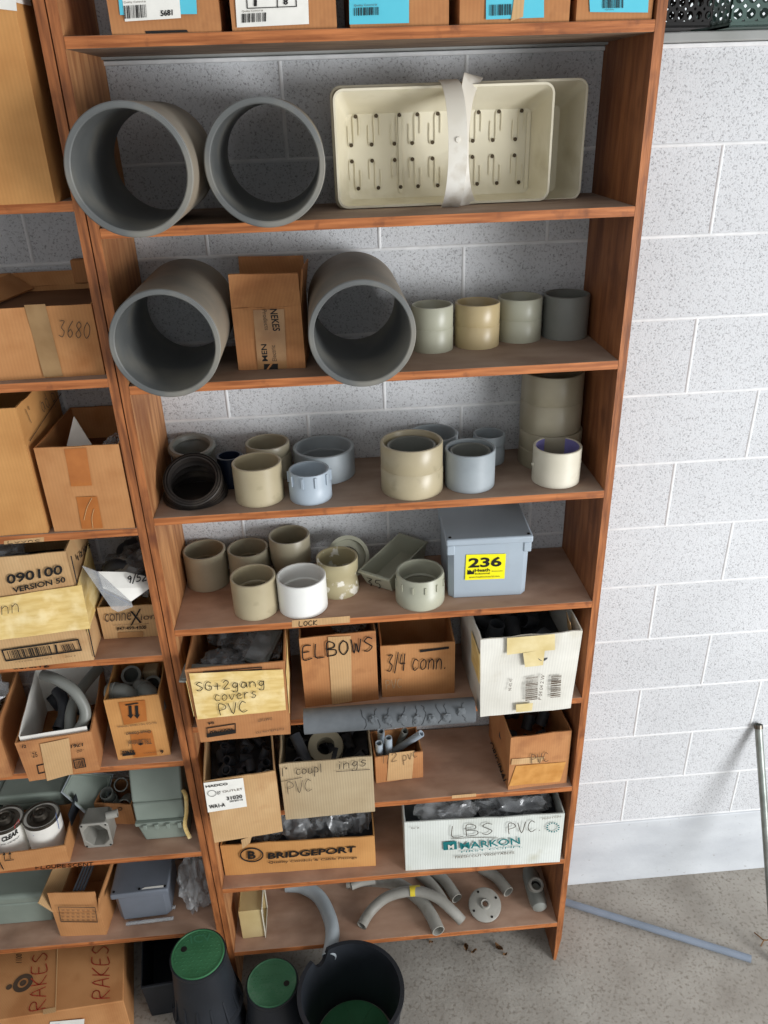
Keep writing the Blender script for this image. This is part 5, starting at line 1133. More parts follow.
mb.panel(A, B, B + up + Vector((0, 0, .008)), A + up + Vector((0, 0, .008)), .0015, (8, 4), .001); mb.panel(D, A, A + up + Vector((0, 0, .012)), D + up + Vector((0, 0, .03)), .0015, (8, 4), .002); mb.panel(C1, D, D + up + Vector((0, 0, .03)), C1 + up + Vector((0, 0, .03)), .0015, (8, 4), .002)
thing('paper_liner', mb, M_paper, 'white paper liner inside the box of bent grey conduits', 'paper liner')
def bend2(label, pts, r, m=M_conduit):
    mb = MB(); mb.tube(smoothpath([Vector(p) for p in pts], 8), r, r - .003, 24); return thing('conduit_elbow', mb, m, label, 'conduit elbow')
bend2('bent grey conduit arching over the left box, leaning out to the upper left', [px(43.5, 675, 1, -.17), px(56, 679, 1, -.20), px(73, 690, 1, -.22), px(83.5, 705, 1, -.235), px(85, 718, 1, -.25), px(79, 730, 1, -.262)], .0150, M_mgrey)
bend2('bent grey conduit under the arching one in the box with the white liner', [px(99, 668, 1, -.06), px(86, 683, 1, -.12), px(76, 698, 1, -.17), px(71, 713, 1, -.21), px(70, 729, 1, -.24)], .0155, M_mgrey)
bend2('dark bent conduit low at the centre in the box with the white liner', [px(57, 690, 1, -.13), px(63, 700, 1, -.16), px(64, 714, 1, -.19), px(60, 728, 1, -.22)], .0165, M_dfit)
G = 'dark fittings at the bottom of the box of bent conduits'
scatter(small_coupling_proto(M_dfit, 'dark fitting at the bottom of the box of bent conduits', G, .017, .045), inbox(lb, 6, .04, .07, 9), 9)
tr = carton('box with two upside-down arrows holding grey conduit elbows', (-1.608, -.270), (-1.464, -.264), T4, .214, .20, M_kraftw, seed=38)
for dx in (0, 6.5):
    poly_mark(tr.root, tr.P - Vector((0, .002, 0)), tr.n, (128 + dx, 719), (134 + dx, 718), (127 + dx, 706), [(.5, 0), (1, .3), (.75, .3), (.75, 1), (.25, 1), (.25, .3), (0, .3)], name='printed_arrow')
poly_mark(tr.root, tr.P - Vector((0, .002, 0)), tr.n, (125.5, 705.5), (138.5, 703.5), (125.3, 704.3), [(0, 0), (1, 0), (1, 1), (0, 1)], name='printed_bar')
ctext(tr, 'RECYCLE THIS CORNER TERMINAL', (156.5, 721), (117, 725.5), (156.8, 722.8), m=M_inkf, lift=.003)
ctext(tr, 'Circuit Connect', (151, 729), (126, 732), (151.2, 732.2), m=M_inkf, lift=.003, bold=.02)
ctext(tr, 'TRI.Sentinel', (151.5, 737.5), (128, 740), (152, 743), m=M_inkf, lift=.003)
ctext(tr, '6', (163.5, 749), (160, 749.4), (164, 752.5), lift=.003, bold=.03); ctext(tr, 'QUALITY PRODUCTS', (159, 750.5), (144, 752), (159, 751.5), m=M_inkf, lift=.003)
ctext(tr, '62402', (134.5, 749), (122, 750.5), (134.8, 753), lift=.003, bold=.03); poly_mark(tr.root, tr.P - Vector((0, .002, 0)), tr.n, (122.5, 756), (135.5, 754.5), (122.3, 753.5), [(0, 0), (1, 0), (1, 1), (0, 1)])
poly_mark(tr.root, tr.P - Vector((0, .002, 0)), tr.n, (138, 745.5), (143.5, 745), (138, 742.5), [(0, .5), (.5, 0), (1, .5), (.5, 1)])
cpatch(tr, [(124, 725), (147, 721), (145, 700.2), (118.5, 702.5)], M_tapebr, 'brown_tape'); cpatch(tr, [(134, 757.5), (157, 755), (152, 731), (130, 734)], M_tapebr, 'brown_tape')
ep = elbow_proto(M_mgrey, LB0 := 'grey elbow at the back left of the box with two arrows, round end up', None, .0245, .030)
LB_ = [LB0, 'grey elbow at the right of the box with two arrows, round end up', 'grey elbow lying at the front left of the box with two arrows', 'grey elbow lying at the front right of the box with two arrows']
for i, (u, v, yy, rot) in enumerate([(131, 675, -.145, (0, -.93, -PI / 2 + .1)), (152, 685, -.165, (0, -.93, -PI / 2 - .2)), (129, 698, -.215, (0, .25, 2.9)), (152, 700, -.215, (0, .2, 2.4))]):
    o = ep if i == 0 else copy_tree(ep, label=LB_[i]); o.rotation_euler = rot
    e_ = Euler(rot, 'XYZ').to_matrix() @ (Vector((.030 + .026, 0, .030)) - ROOT['conduit_elbow_origin'])
    o.location = px(u, v, 1, yy) - e_ if i < 2 else px(u, v, 1, yy) - Vector((0, 0, .03))
mb = MB(); c = px(151, 671, 1, -.10); mb.box(c + Vector((-.02, -.02, -.02)), c + Vector((.022, .02, .014))); o = thing('plastic_block', mb, M_kraftg, 'pale square piece at the back of the box with two arrows', 'plastic piece', bevel=.003)
mb = MB(); mb.hexa([tr.q(.008, .008, .007), tr.q(tr.w - .008, .008, .007), tr.q(tr.w - .008, tr.d - .008, .007), tr.q(.008, tr.d - .008, .007), tr.q(.008, .008, .13), tr.q(tr.w - .008, .008, .13), tr.q(tr.w - .008, tr.d - .008, .13), tr.q(.008, tr.d - .008, .13)])
setp(obj('fittings_fill', mb, M_dfit), 'shade-darkened fittings filling the lower part of the box with two arrows', 'fittings', kind='stuff')

# fifth left shelf: tray of cans, lids, enclosures
ty = carton('shallow cardboard tray with two up arrows holding two cans', (-2.10, -.310), (-1.812, -.288), T5, .070, .16, M_kraft, seed=39)
for dx in (0, 5.8):
    poly_mark(ty.root, ty.P - Vector((0, .002, 0)), ty.n, (3 + dx, 859.5 - dx * .1), (6.2 + dx, 859.1 - dx * .1), (2.4 + dx, 852 - dx * .1), [(.38, 0), (.62, 0), (.62, .6), (1, .6), (.5, 1), (0, .6), (.38, .6)], name='printed_arrow')
poly_mark(ty.root, ty.P - Vector((0, .002, 0)), ty.n, (4.5, 861), (14, 859.8), (4.4, 860.2), [(0, 0), (1, 0), (1, 1), (0, 1)], name='printed_bar')
mb = MB(); mb.tube([pxp(-1, 861, ty.P + ty.n * .002, ty.n), pxp(3.5, 869.5, ty.P + ty.n * .002, ty.n)], .0014, n=5); obj('printed_line', mb, M_ink, ty.root)
def can(label, x, y, z, r, h, marks):
    root = empty('solvent_can', (x, y, z), label, 'can', 'cans in the shallow cardboard tray')
    mb = MB(); mb.lathe([(.0001, 0), (r, 0), (r + .001, .002), (r, .004), (r, h - .004), (r + .001, h - .002), (.0001, h - .003)], (x, y, z), 56, closed=False); obj('can_body', mb, M_paper, root)
    mb = MB(); mb.lathe([(r + .0012, h - .006), (r + .002, h - .002), (r + .001, h + .003), (r - .002, h + .003), (r - .003, h - .003), (r * .80, h - .003), (r * .78, h + .001), (r * .60, h + .001), (r * .58, h - .002), (r * .45, h - .002), (r * .42, h + .003), (r * .40, h + .013), (r * .34, h + .016), (r * .30, h + .013), (r * .14, h + .012), (r * .12, h + .015), (.0001, h + .015)], (x, y, z), 56, closed=False)
    obj('can_lid', mb, M_dsteel, root)
    P = Vector((x, y - r - .0008, z)); n = Vector((0, -1, 0))
    def wrap(o):  # bend a flat mark round the can
        M = root.location
        for v in o.data.vertices:
            p = v.co + M + o.location; s = p.x - x; d = -(p.y - (y - r)); a = s / r
            q = Vector((x + (r + d) * math.sin(a), y - (r + d) * math.cos(a), p.z)); v.co = q - M - o.location
    for mk_ in marks: wrap(mk_(root, P, n))
    return root
can('solvent can at the left edge with a red mark and black lettering', -1.997, -.216, T5 + .006, .052, .112, [
    lambda r, P, n: text(r, 'CLEAR', P, n, (2, 842), (18, 838.5), (1.5, 837.5), bold=.04, lift=.0012),
    lambda r, P, n: text(r, 'PVC CEMENT', P, n, (1, 845.5), (19, 842.5), (1, 844), lift=.0012),
    lambda r, P, n: frame_mark(r, P, n, (14, 833.5), (20, 831), (13.5, 830.5), m=mat('red_print', (176, 50, 44)), th=.12),
    lambda r, P, n: poly_mark(r, P, n, (5, 838), (9, 839.5), (4.8, 837.2), [(0, 0), (1, 0), (1, 1), (0, 1)])])
can('solvent can nearer the middle of the tray with a blue-ruled label', -1.893, -.212, T5 + .006, .052, .112, [
    lambda r, P, n: poly_mark(r, P, n, (60, 838), (60.6, 837.6), (57, 823), [(0, 0), (1, 0), (1, 1), (0, 1)], m=mat('blue_print', (80, 110, 170))),
    lambda r, P, n: poly_mark(r, P, n, (33, 836.5), (58, 829.5), (33, 836), [(0, 0), (1, 0), (1, 1), (0, 1)], m=mat('blue_print', (80, 110, 170)))])
mb = MB(); A = px(72, 826, 1, -.215); mb.panel(A, A + Vector((.006, .07, 0)), A + Vector((.006, .07, .06)), A + Vector((0, 0, .05)), .002, (3, 3), .001)
thing('dark_card', mb, M_black, 'dark glossy card wedged between the can tray and the grey lid', 'card')
# green-grey enclosures at the back left
for (lab, x0, x1, y0, y1, zt) in (('green-grey plastic enclosure behind the left can', -2.20, -2.055, -.13, -.03, .12), ('green-grey plastic enclosure behind the two cans', -2.045, -1.86, -.13, -.03, .125)):
    mb = MB(); mb.box((x0, y0, T5 + .001), (x1, y1, T5 + zt * .7)); root = empty('plastic_enclosure', ((x0 + x1) / 2, (y0 + y1) / 2, T5), lab, 'enclosure')
    obj('box_body', mb, M_gbox, root, bevel=.010, bseg=3); mb = MB(); mb.box((x0 - .004, y0 - .004, T5 + zt * .7), (x1 + .004, y1 + .004, T5 + zt)); obj('box_lid', mb, M_gbox, root, bevel=.008, bseg=3)
# leaning grey tray-like lid
def leanlid():
    A = px(91, 815, 1, -.195); B = px(61, 790, 1, -.165)
    root = empty('enclosure_lid', (A + B) / 2, 'dark grey enclosure lid leaning on its edge behind the open box frame', 'enclosure lid')
    loc = [px(92, 818, 1, -.18), px(62, 792, 1, -.15), px(72, 772, 1, -.10), px(112, 775, 1, -.06), px(103, 812, 1, -.13)]
    n = (loc[1] - loc[0]).cross(loc[3] - loc[0]).normalized(); n = n if n.y < 0 else -n
    cen = sum(loc, Vector()) / 5; mb = MB()
    def lp(s, d): return [cen + (p - cen) * s + n * d for p in loc]
    L_ = [lp(1.0, -.012), lp(1.0, .004), lp(.92, .006), lp(.88, -.004), lp(.88, -.008)]; vs = sum(L_, []); fs = [(4, 3, 2, 1, 0), tuple(20 + i for i in range(5))]
    for j in range(4):
        for i in range(5): fs.append((5 * j + i, 5 * j + (i + 1) % 5, 5 * j + 5 + (i + 1) % 5, 5 * j + 5 + i))
    mb.add(vs, fs); obj('lid_plate', mb, M_gbox, root, bevel=.002)
    mb = MB(); q = lp(1.03, .002); mb.tube(q + [q[0]], .003, n=8); obj('rim_gasket', mb, M_lgrey, root)
leanlid()
sb = carton('small brown box of grey fittings behind the open box frame', (-1.760, -.150), (-1.643, -.168), T5, .085, .10, M_kraftd, seed=41)
for i, (dx, mm) in enumerate(((99.5, 0), (108, 1), (120, 2))):
    mb = MB(); P = [pxp(dx + 2 * math.cos(t), 809 + 1.4 * math.sin(t), sb.P + sb.n * .002, sb.n) for t in [2 * PI * k / 12 for k in range(13)]]; mb.tube(P, .0012, n=5); obj('printed_symbol', mb, M_inkf, sb.root)
G = 'grey fittings in the small brown box on the fifth left shelf'
scatter(small_coupling_proto(M_mgrey, 'grey fitting in the small brown box on the fifth left shelf', G, .021, .045), [sb.q(.03, .05, .05), sb.q(.085, .05, .05), sb.q(.06, .075, .085), sb.q(.05, .03, .03)], 12, 1.0)
# open octagon box frame facing out
root = empty('conduit_box', (-1.735, -.245, T5), 'grey electrical box with an octagonal opening facing out, beside the can tray', 'electrical box')
x0, x1, y0, z0, z1 = -1.778, -1.694, -.245, T5 + .001, T5 + .102
xm, zm = (x0 + x1) / 2, (z0 + z1) / 2
def octa(rx, rz, y): return [Vector((xm + rx * math.cos(a) * 1.14, y, zm + rz * math.sin(a) * 1.14)) for a in [PI / 8 + PI / 4 * i for i in range(8)]]
def sqr(s, y): 
    rx, rz = (x1 - x0) / 2 * s, (z1 - z0) / 2 * s
    c = .97; k = .82
    return [Vector((xm + rx * a, y, zm + rz * b)) for a, b in ((1, k), (k, 1), (-k, 1), (-1, k), (-1, -k), (-k, -1), (k, -1), (1, -k))]
oc = octa(.034, .040, y0); oc = [oc[0], oc[1], oc[2], oc[3], oc[4], oc[5], oc[6], oc[7]]
L_ = [octa(.034, .040, y0), sqr(1, y0), sqr(1.0, y0 + .006), sqr(.96, y0 + .010), sqr(.93, y0 + .066), octa(.033, .039, y0 + .060), octa(.034, .040, y0 + .004)]
mb = MB(); vs = sum(L_[:5], []); fs = []
for j in range(4):
    for i in range(8): fs.append((8 * j + i, 8 * j + (i + 1) % 8, 8 * j + 8 + (i + 1) % 8, 8 * j + 8 + i))
fs.append(tuple(32 + i for i in range(8)))
k = len(vs); vs += L_[6] + L_[5]
for i in range(8): fs.append((i, (i + 1) % 8, k + (i + 1) % 8, k + i)); fs.append((k + i, k + (i + 1) % 8, k + 8 + (i + 1) % 8, k + 8 + i))
fs.append(tuple(k + 8 + i for i in range(8)))
mb.add(vs, fs); obj('box_body', mb, M_conduit, root, bevel=.002)
for a, b in ((.88, .88), (-.88, .88), (.88, -.88), (-.88, -.88)):
    mb = MB(); mb.disc(Vector((xm + a * .040, y0 - .0002, zm + b * .048)), .003, (0, -1, 0), 12, .001); obj('screw_hole', mb, M_ink, root)
mb = MB(); mb.tube([(x1 - .01, y0 + .03, z1 - .004), (x1 + .022, y0 + .035, z1 - .002)], .012, .009, 20); obj('conduit_socket', mb, M_conduit, root)
# clamshell enclosure, lid open
root = empty('plastic_enclosure', (-1.53, -.20, T5), 'pale green-grey enclosure with its tall lid raised, beside the post', 'enclosure')
def hx(q4, n_, t):
    n_ = Vector(n_).normalized() * t; return q4 + [p + n_ for p in q4]
x0, x1, y0 = -1.612, -1.466, -.242
mb = MB(); mb.hexa([Vector(p) for p in [(x0 + .012, y0 + .008, T5 + .001), (x1 - .002, y0 + .008, T5 + .001), (x1 - .002, -.10, T5 + .001), (x0 + .012, -.10, T5 + .001), (x0, y0, T5 + .075), (x1, y0, T5 + .075), (x1, -.09, T5 + .075), (x0, -.09, T5 + .075)]]); obj('box_body', mb, M_gbox, root, bevel=.006)
mb = MB(); mb.box((x0 - .004, y0 - .006, T5 + .0755), (x1 + .002, -.086, T5 + .088)); obj('hinge_flange', mb, M_gbox, root, bevel=.003)
for i in range(4):
    xx = x0 + .02 + i * .034; mb = MB(); mb.box((xx, y0 - .014, T5 + .066), (xx + .012, y0 - .005, T5 + .086)); obj('latch_lug', mb, M_gbox, root, bevel=.002)
mb = MB(); mb.hexa([Vector(p) for p in [(x0 - .002, y0 + .004, T5 + .0885), (x1, y0 + .004, T5 + .0885), (x1, -.10, T5 + .0885), (x0 - .002, -.10, T5 + .0885), (x0 - .004, y0 + .014, T5 + .150), (x1 - .002, y0 + .014, T5 + .150), (x1 - .002, -.10, T5 + .150), (x0 - .004, -.10, T5 + .150)]]); obj('box_lid', mb, M_gbox, root, bevel=.005)
mb = MB(); mb.hexa([Vector(p) for p in [(x0 - .006, y0 + .016, T5 + .1505), (x1 - .001, y0 + .016, T5 + .1505), (x1 - .001, -.07, T5 + .1505), (x0 - .006, -.07, T5 + .1505), (x0 - .012, y0 + .070, T5 + .245), (x1 - .004, y0 + .070, T5 + .245), (x1 - .004, -.065, T5 + .245), (x0 - .012, -.065, T5 + .245)]]); obj('upper_cover', mb, M_gbox, root, bevel=.006)
mb = MB(); mb.tube(smoothpath([px(183, 790, 1, -.222), px(186, 797, 1, -.242), px(186.5, 812, 1, -.248), px(185, 826, 1, -.256), px(190, 838, 1, -.262)], 6), .006, n=8, flat=.45)
thing('curled_tape', mb, M_tape, 'curled strip of yellowed tape hanging down the right of the raised-lid enclosure', 'tape strip')

# sixth left shelf
def simplebox(label, q4, h, depth, m, lid=True): pass
root = empty('plastic_enclosure', (-2.05, -.17, T6), 'large green-grey enclosure at the left end of the lowest left shelf', 'enclosure')
mb = MB(); mb.hexa([Vector(p) for p in [(-2.16, -.205, T6 + .001), (-1.962, -.205, T6 + .001), (-1.962, -.03, T6 + .001), (-2.16, -.03, T6 + .001), (-2.175, -.215, T6 + .11), (-1.948, -.215, T6 + .11), (-1.948, -.02, T6 + .11), (-2.175, -.02, T6 + .11)]]); obj('box_body', mb, M_gbox, root, bevel=.008, bseg=3)
mb = MB(); mb.box((-2.18, -.220, T6 + .111), (-1.943, -.018, T6 + .150)); obj('box_lid', mb, M_gbox, root, bevel=.012, bseg=3)
bb = carton('cardboard box with a raised front flap and a printed panel, lowest left shelf', (-1.925, -.262), (-1.778, -.272), T6, .115, .20, M_kraft, seed=42)
f0, f1 = bb.q(0, 0, .115), bb.q(bb.w, 0, .115)
flap(bb, f0, f1, f1 + Vector((-.004, .012, .075)), f0 + Vector((-.004, .012, .075)), M_kraft)
f0, f1 = bb.q(0, .19, .115), bb.q(0, .0, .115)
flap(bb, f0, f1, f1 + Vector((-.035, -.0, .05)), f0 + Vector((-.035, 0, .05)), M_kraftl)
f0, f1 = bb.q(bb.w, .0, .115), bb.q(bb.w, .19, .115)
flap(bb, f0, f1, f1 + Vector((.012, 0, .06)), f0 + Vector((.012, 0, .06)), M_kraft)
frame_mark(bb.root, bb.P, bb.n, (61, 921.5), (98, 922), (58, 906), m=M_inkf, th=.02, tv=.05).location.y -= .001
for i in range(4):
    vv = 910 + i * 3.2; ctext(bb, ['CONTENTS PACKED HERE', 'HANDLE WITH CARE ON', 'BOTH ENDS AND KEEP', 'DRY IN STORAGE ONLY'][i][:0] or '= = = = = = =', (62, vv), (95, vv + .4), (61.8, vv - 1.3), m=M_inkf, lift=.003)
mb = MB(); c = bb.q(.05, .06, .135)
for i in range(4): mb.tube([c + Vector((.010 * i, 0, 0)), c + Vector((.010 * i + .01, .10, .0))], .004, n=8)
thing('wire_bundle', mb, M_jbox2, 'bundle of dark grey rods lying in the box with the raised front flap', 'rods')
j2, q2, _, _ = jbox('dark blue-grey junction box with a scuffed screwed lid, lowest left shelf', (-1.742, -.236), (-1.575, -.230), T6 + .012, .132, .175, M_jbox2, lidh=.022, screws=6, pillars=False)
mb = MB(); A = q2(.09, .004, .1325); mb.panel(A, A + Vector((.07, .001, 0)), A + Vector((.072, .008, .0003)), A + Vector((.01, .006, .0003)), .0004, (8, 2), .0003); obj('scuff_mark', mb, M_paper, j2)
mb = MB(); mb.tube([(-1.72, -.245, T6 + .0075), (-1.57, -.240, T6 + .0075)], .0065, .0055, 12); mb.tube([(-1.722, -.205, T6 + .0075), (-1.57, -.200, T6 + .0075)], .0065, .0055, 12)
thing('clear_tube_pack', mb, M_bag, 'flat clear plastic pack under the dark blue-grey junction box', 'plastic pack')
bag('plastic_bag', 'tall hazy crumpled bag between the dark junction box and the post', (-1.495, -.165, T6 + .082), (.052, .075, .10), M_bag, 71, rough=.55)

# ------------------------------------------------------------ floor level things
ct = MB()
ZC = .205
ctn = empty('cardboard_carton', (-1.95, -.33, 0), 'flat-lying carton on the floor with RAKES written twice in red', 'box')
ct.hexa([Vector(p) for p in [(-2.40, -.46, .001), (-1.716, -.42, .001), (-1.795, -.03, .001), (-2.40, -.04, .001), (-2.40, -.465, ZC), (-1.713, -.422, ZC), (-1.792, -.03, ZC), (-2.40, -.04, ZC)]])
obj('box_body', ct, M_kraft, ctn, bevel=.003)
P = Vector((0, 0, ZC + .0012)); n = Vector((0, 0, 1))
hand(ctn, 'RAKES', P, n, (45.5, 1009), (47, 952), (30, 1012), m=M_red, wd=.0032, lift=.001)
hand(ctn, 'RAKES', P, n, (110, 999), (108, 946), (93, 999), m=M_red, wd=.0032, lift=.001)
mb = MB(); mb.tube([px(55.5, 1012, 2, ZC + .001), px(57.5, 948, 2, ZC + .001)], .0015, n=6); obj('flap_seam', mb, M_kraftl, ctn)
patch('tape_scrap', ctn, P, n, [(43, 1014.5), (56, 1012), (56, 1007), (43, 1009.5)], M_kraftl, lift=.001)
mb = MB(); a = px(23, 983, 2, ZC + .001); mb.lathe([(.016, 0), (.030, 0), (.030, .0006), (.016, .0006)], a, 32); mb.lathe([(.001, 0), (.010, 0), (.010, .0006), (.001, .0006)], a, 24); obj('round_stamp', mb, M_inkf, ctn)
mb = MB(); mb.disc(px(9, 987, 2, ZC + .001), .009, t=.0006); obj('round_dot', mb, M_inkf, ctn)
text(ctn, '1100', P, n, (22, 963), (22, 954), (16, 963), lift=.0008)
PF = Vector((-1.9, -.434, .1)); nf = Vector((.03, -1, 0))
patch('white_label', ctn, PF, nf, [(48, 1040), (83, 1036), (84.5, 1019), (50, 1022)], M_paper, lift=.003)
text(ctn, 'UPS', PF, nf, (53, 1025.5), (60, 1025), (53, 1023), lift=.005, bold=.03, m=mat('blue_print', (80, 110, 170)))
root = empty('dark_bin', (-1.63, -.22, 0), 'dark filler added for the shaded gap between the red-lettered carton and the taller valve box', 'bin')  # added dark filler standing in for the shade in this gap
mb = MB(); V = [(-1.675, -.365), (-1.555, -.355), (-1.565, -.06), (-1.725, -.06)]; cx_ = sum(v[0] for v in V) / 4; cy_ = sum(v[1] for v in V) / 4
L_ = []
for sc_, zz in ((.93, .001), (1.0, .168), (1.03, .170), (1.03, .176), (.96, .176), (.89, .006)): L_ += [Vector((cx_ + (x - cx_) * sc_, cy_ + (y - cy_) * sc_, zz)) for x, y in V]
fs = [(3, 2, 1, 0), (20, 21, 22, 23)]
for j in range(5):
    for i in range(4): fs.append((4 * j + i, 4 * j + (i + 1) % 4, 4 * j + 4 + (i + 1) % 4, 4 * j + 4 + i))
mb.add(L_, fs); obj('bin_body', mb, M_black, root, bevel=.003)

def valvebox(label, x, y, z0, zt, rt, rb, lidrot, ltr, skirt=True):
    root = empty('valve_box', (x, y, z0), label, 'valve box')
    h = zt - z0; mb = MB()
    mb.lathe([(rt + .004, h - .012), (rt + .004, h - .002), (rt, h - .001), (rt - .002, h - .003), (rt - .006, h - .003), (rb - .005, .001), (rb + .010, .001), (rb + .010, .012), (rb, .016), (rb - (rb - rt) * .35, h * .35), (rt + .001, h - .016)], (x, y, z0), 64)
    body = obj('box_body', mb, M_black, root)
    for k in range(14):
        a = 2 * PI * k / 14 + .1; mb = MB(); u = Vector((math.cos(a), math.sin(a), 0)); t = Vector((-u.y, u.x, 0)) * .003
        c = Vector((x, y, z0)); r0 = rb; r1 = rb - (rb - rt) * .42
        mb.hexa([c + u * (r0 - .003) - t + Vector((0, 0, .010)), c + u * (r0 + .008) - t + Vector((0, 0, .010)), c + u * (r0 + .008) + t + Vector((0, 0, .010)), c + u * (r0 - .003) + t + Vector((0, 0, .010)),
                 c + u * (r1 - .003) - t + Vector((0, 0, h * .42)), c + u * (r1 + .0008) - t + Vector((0, 0, h * .42)), c + u * (r1 + .0008) + t + Vector((0, 0, h * .42)), c + u * (r1 - .003) + t + Vector((0, 0, h * .42))]); obj('side_rib', mb, M_black, body)
    mb = MB(); rl = rt - .001; mb.lathe([(.0001, h + .002), (rl - .005, h + .002), (rl - .004, h + .004), (rl - .001, h + .004), (rl, h + .001), (rl, h - .002), (.0001, h - .002)], (x, y, z0), 72)
    lid = obj('box_lid', mb, M_gplas if ltr else M_gdust, root)
    ca, sa = math.cos(lidrot), math.sin(lidrot)
    mb = MB(); hc = Vector((x + ca * (rl * .60), y + sa * (rl * .60), zt + .0021)); mb.disc(hc, .0095, n=24, t=.0008); obj('finger_hole', mb, M_ink, lid)
    mb = MB()
    for i in range(-6, 7):
        for j in range(-6, 7):
            p = Vector((i * .0125 + (.006 if j % 2 else 0), j * .0115, 0))
            if p.length < rl - .010 and (Vector((x, y, 0)) + p - Vector((hc.x, hc.y, 0))).length > .014 and not (abs(p.y - .042) < .013 and abs(p.x) < .035):
                q = Vector((x, y, zt + .002)) + p; d = (.0035 if (i + j) % 2 else -.0035)
                mb.hexa([q + Vector(v) for v in [(-.003, -.0008 - d * .3, 0), (.003, -.0008 + d * .3, 0), (.003, .0008 + d * .3, 0), (-.003, .0008 - d * .3, 0), (-.0025, -.0005 - d * .3, .0012), (.0025, -.0005 + d * .3, .0012), (.0025, .0005 + d * .3, .0012), (-.0025, .0005 - d * .3, .0012)]])
    t_ = obj('tread_pattern', mb, M_gplas, lid, smooth=False); t_['kind'] = 'stuff'
    if ltr: text(lid, ltr, Vector((x, y, zt + .0022)), Vector((0, 0, 1)), *ltr_px, m=mat('green_raised', (70, 130, 96), rough=.4), lift=.0012, bold=.01)
    return root
ltr_px = ((191, 944), (212, 941), (190, 936))
valvebox('taller black valve box with a green lid embossed ICV, standing by the left post', -1.466, -.395, .112, .360, .0815, .102, math.radians(158), 'ICV')
mb = MB(); mb.lathe([(.092, .112), (.095, .112), (.1095, .0), (.100, .0), (.089, .108)], (-1.466, -.395, 0), 64)
thing('valve_box_extension', mb, M_black, 'black tapered extension ring on the floor carrying the taller green-lidded box', 'valve box ring')
mb = MB(); mb.lathe([(.0001, 0), (.006, 0), (.0045, .002), (.0001, .0025)], (-1.466 + .0893, -.395 - .012, .29), 16, (1, -.1, .05)); 
ltr_px = None
valvebox('shorter black valve box with a dusty green lid beside the open tub', -1.254, -.408, .001, .205, .079, .098, math.radians(-10), None)
# open black bucket = upturned valve box, with a green lid seated in its base
bx, by, bz, R0, R1 = -1.006, -.490, .258, .159, .130
root = empty('open_black_tub', (bx, by, 0), 'open round black tub with a rim notch and a green disc inside, bottom centre', 'tub')
mb = MB(); N = 96; prof = [(R1 + .004, 0), (R0, bz - .012), (R0 + .005, bz - .010), (R0 + .005, bz), (R0 - .008, bz), (R0 - .010, bz - .01), (R1 - .006, .010), (R1 - .004, .0)]
na = math.radians(128)
k = 0; m_ = len(prof)
for i in range(N):
    a = 2 * PI * i / N; dz = 0
    dd_ = abs((a - na + PI) % (2 * PI) - PI) * R0
    for j, (r, z) in enumerate(prof):
        zz = z
        if j in (1, 2, 3, 4, 5): zz = z - (.052 * math.sqrt(max(0, 1 - (dd_ / .026) ** 2)) if dd_ < .026 else 0)
        rr_ = r
        mb.v.append(Vector((bx + rr_ * math.cos(a), by + rr_ * math.sin(a), zz + .001)))
for i in range(N):
    i2 = (i + 1) % N
    for j in range(m_): j2 = (j + 1) % m_; mb.f.append([i * m_ + j, i2 * m_ + j, i2 * m_ + j2, i * m_ + j2]); mb.m.append(0)
obj('tub_body', mb, M_black, root)
mb = MB(); mb.lathe([(.0001, .006), (R1 - .012, .006), (R1 - .012, .012), (R1 - .020, .016), (.0001, .012)], (bx, by, .002), 64)
gl = obj('green_disc', mb, M_gplas, root)
for k in range(8):
    a = PI / 4 * k + .2; u = Vector((math.cos(a), math.sin(a), 0)); t = Vector((-u.y, u.x, 0)) * .002; c = Vector((bx, by, .013))
    mb = MB(); mb.hexa([c + u * .02 - t, c + u * .11 - t, c + u * .11 + t, c + u * .02 + t] + [p + Vector((0, 0, .007)) for p in (c + u * .02 - t, c + u * .11 - t, c + u * .11 + t, c + u * .02 + t)]); obj('disc_rib', mb, M_gplas, gl)

# grey conduit on the floor and steel rod leaning on the wall
a = px(556, 899, 2, .0135); b = px(751, 959, 2, .0135)
mb = MB(); mb.tube([a, a.lerp(b, .5), b], .0125, .0095, 28); thing('floor_conduit', mb, mat('blue_grey_conduit', (132, 142, 156), (120, 130, 142), .45, 10), 'straight blue-grey conduit lying on the floor right of the shelving', 'conduit')
top = Vector((.425, -.0135, .742)); bot = px(775, 962, 2, .006)
mb = MB(); mb.tube([top, top.lerp(bot, .03), bot], .0125, .0100, 28)
rod = thing('steel_pipe', mb, M_galv, 'thin steel pipe leaning on the wall at the right edge', 'pipe')
d_ = (bot - top).normalized(); mb = MB(); mb.tube([top - d_ * .001, top + d_ * .012], .0145, .0126, 24); obj('pipe_collar', mb, M_dsteel, rod)

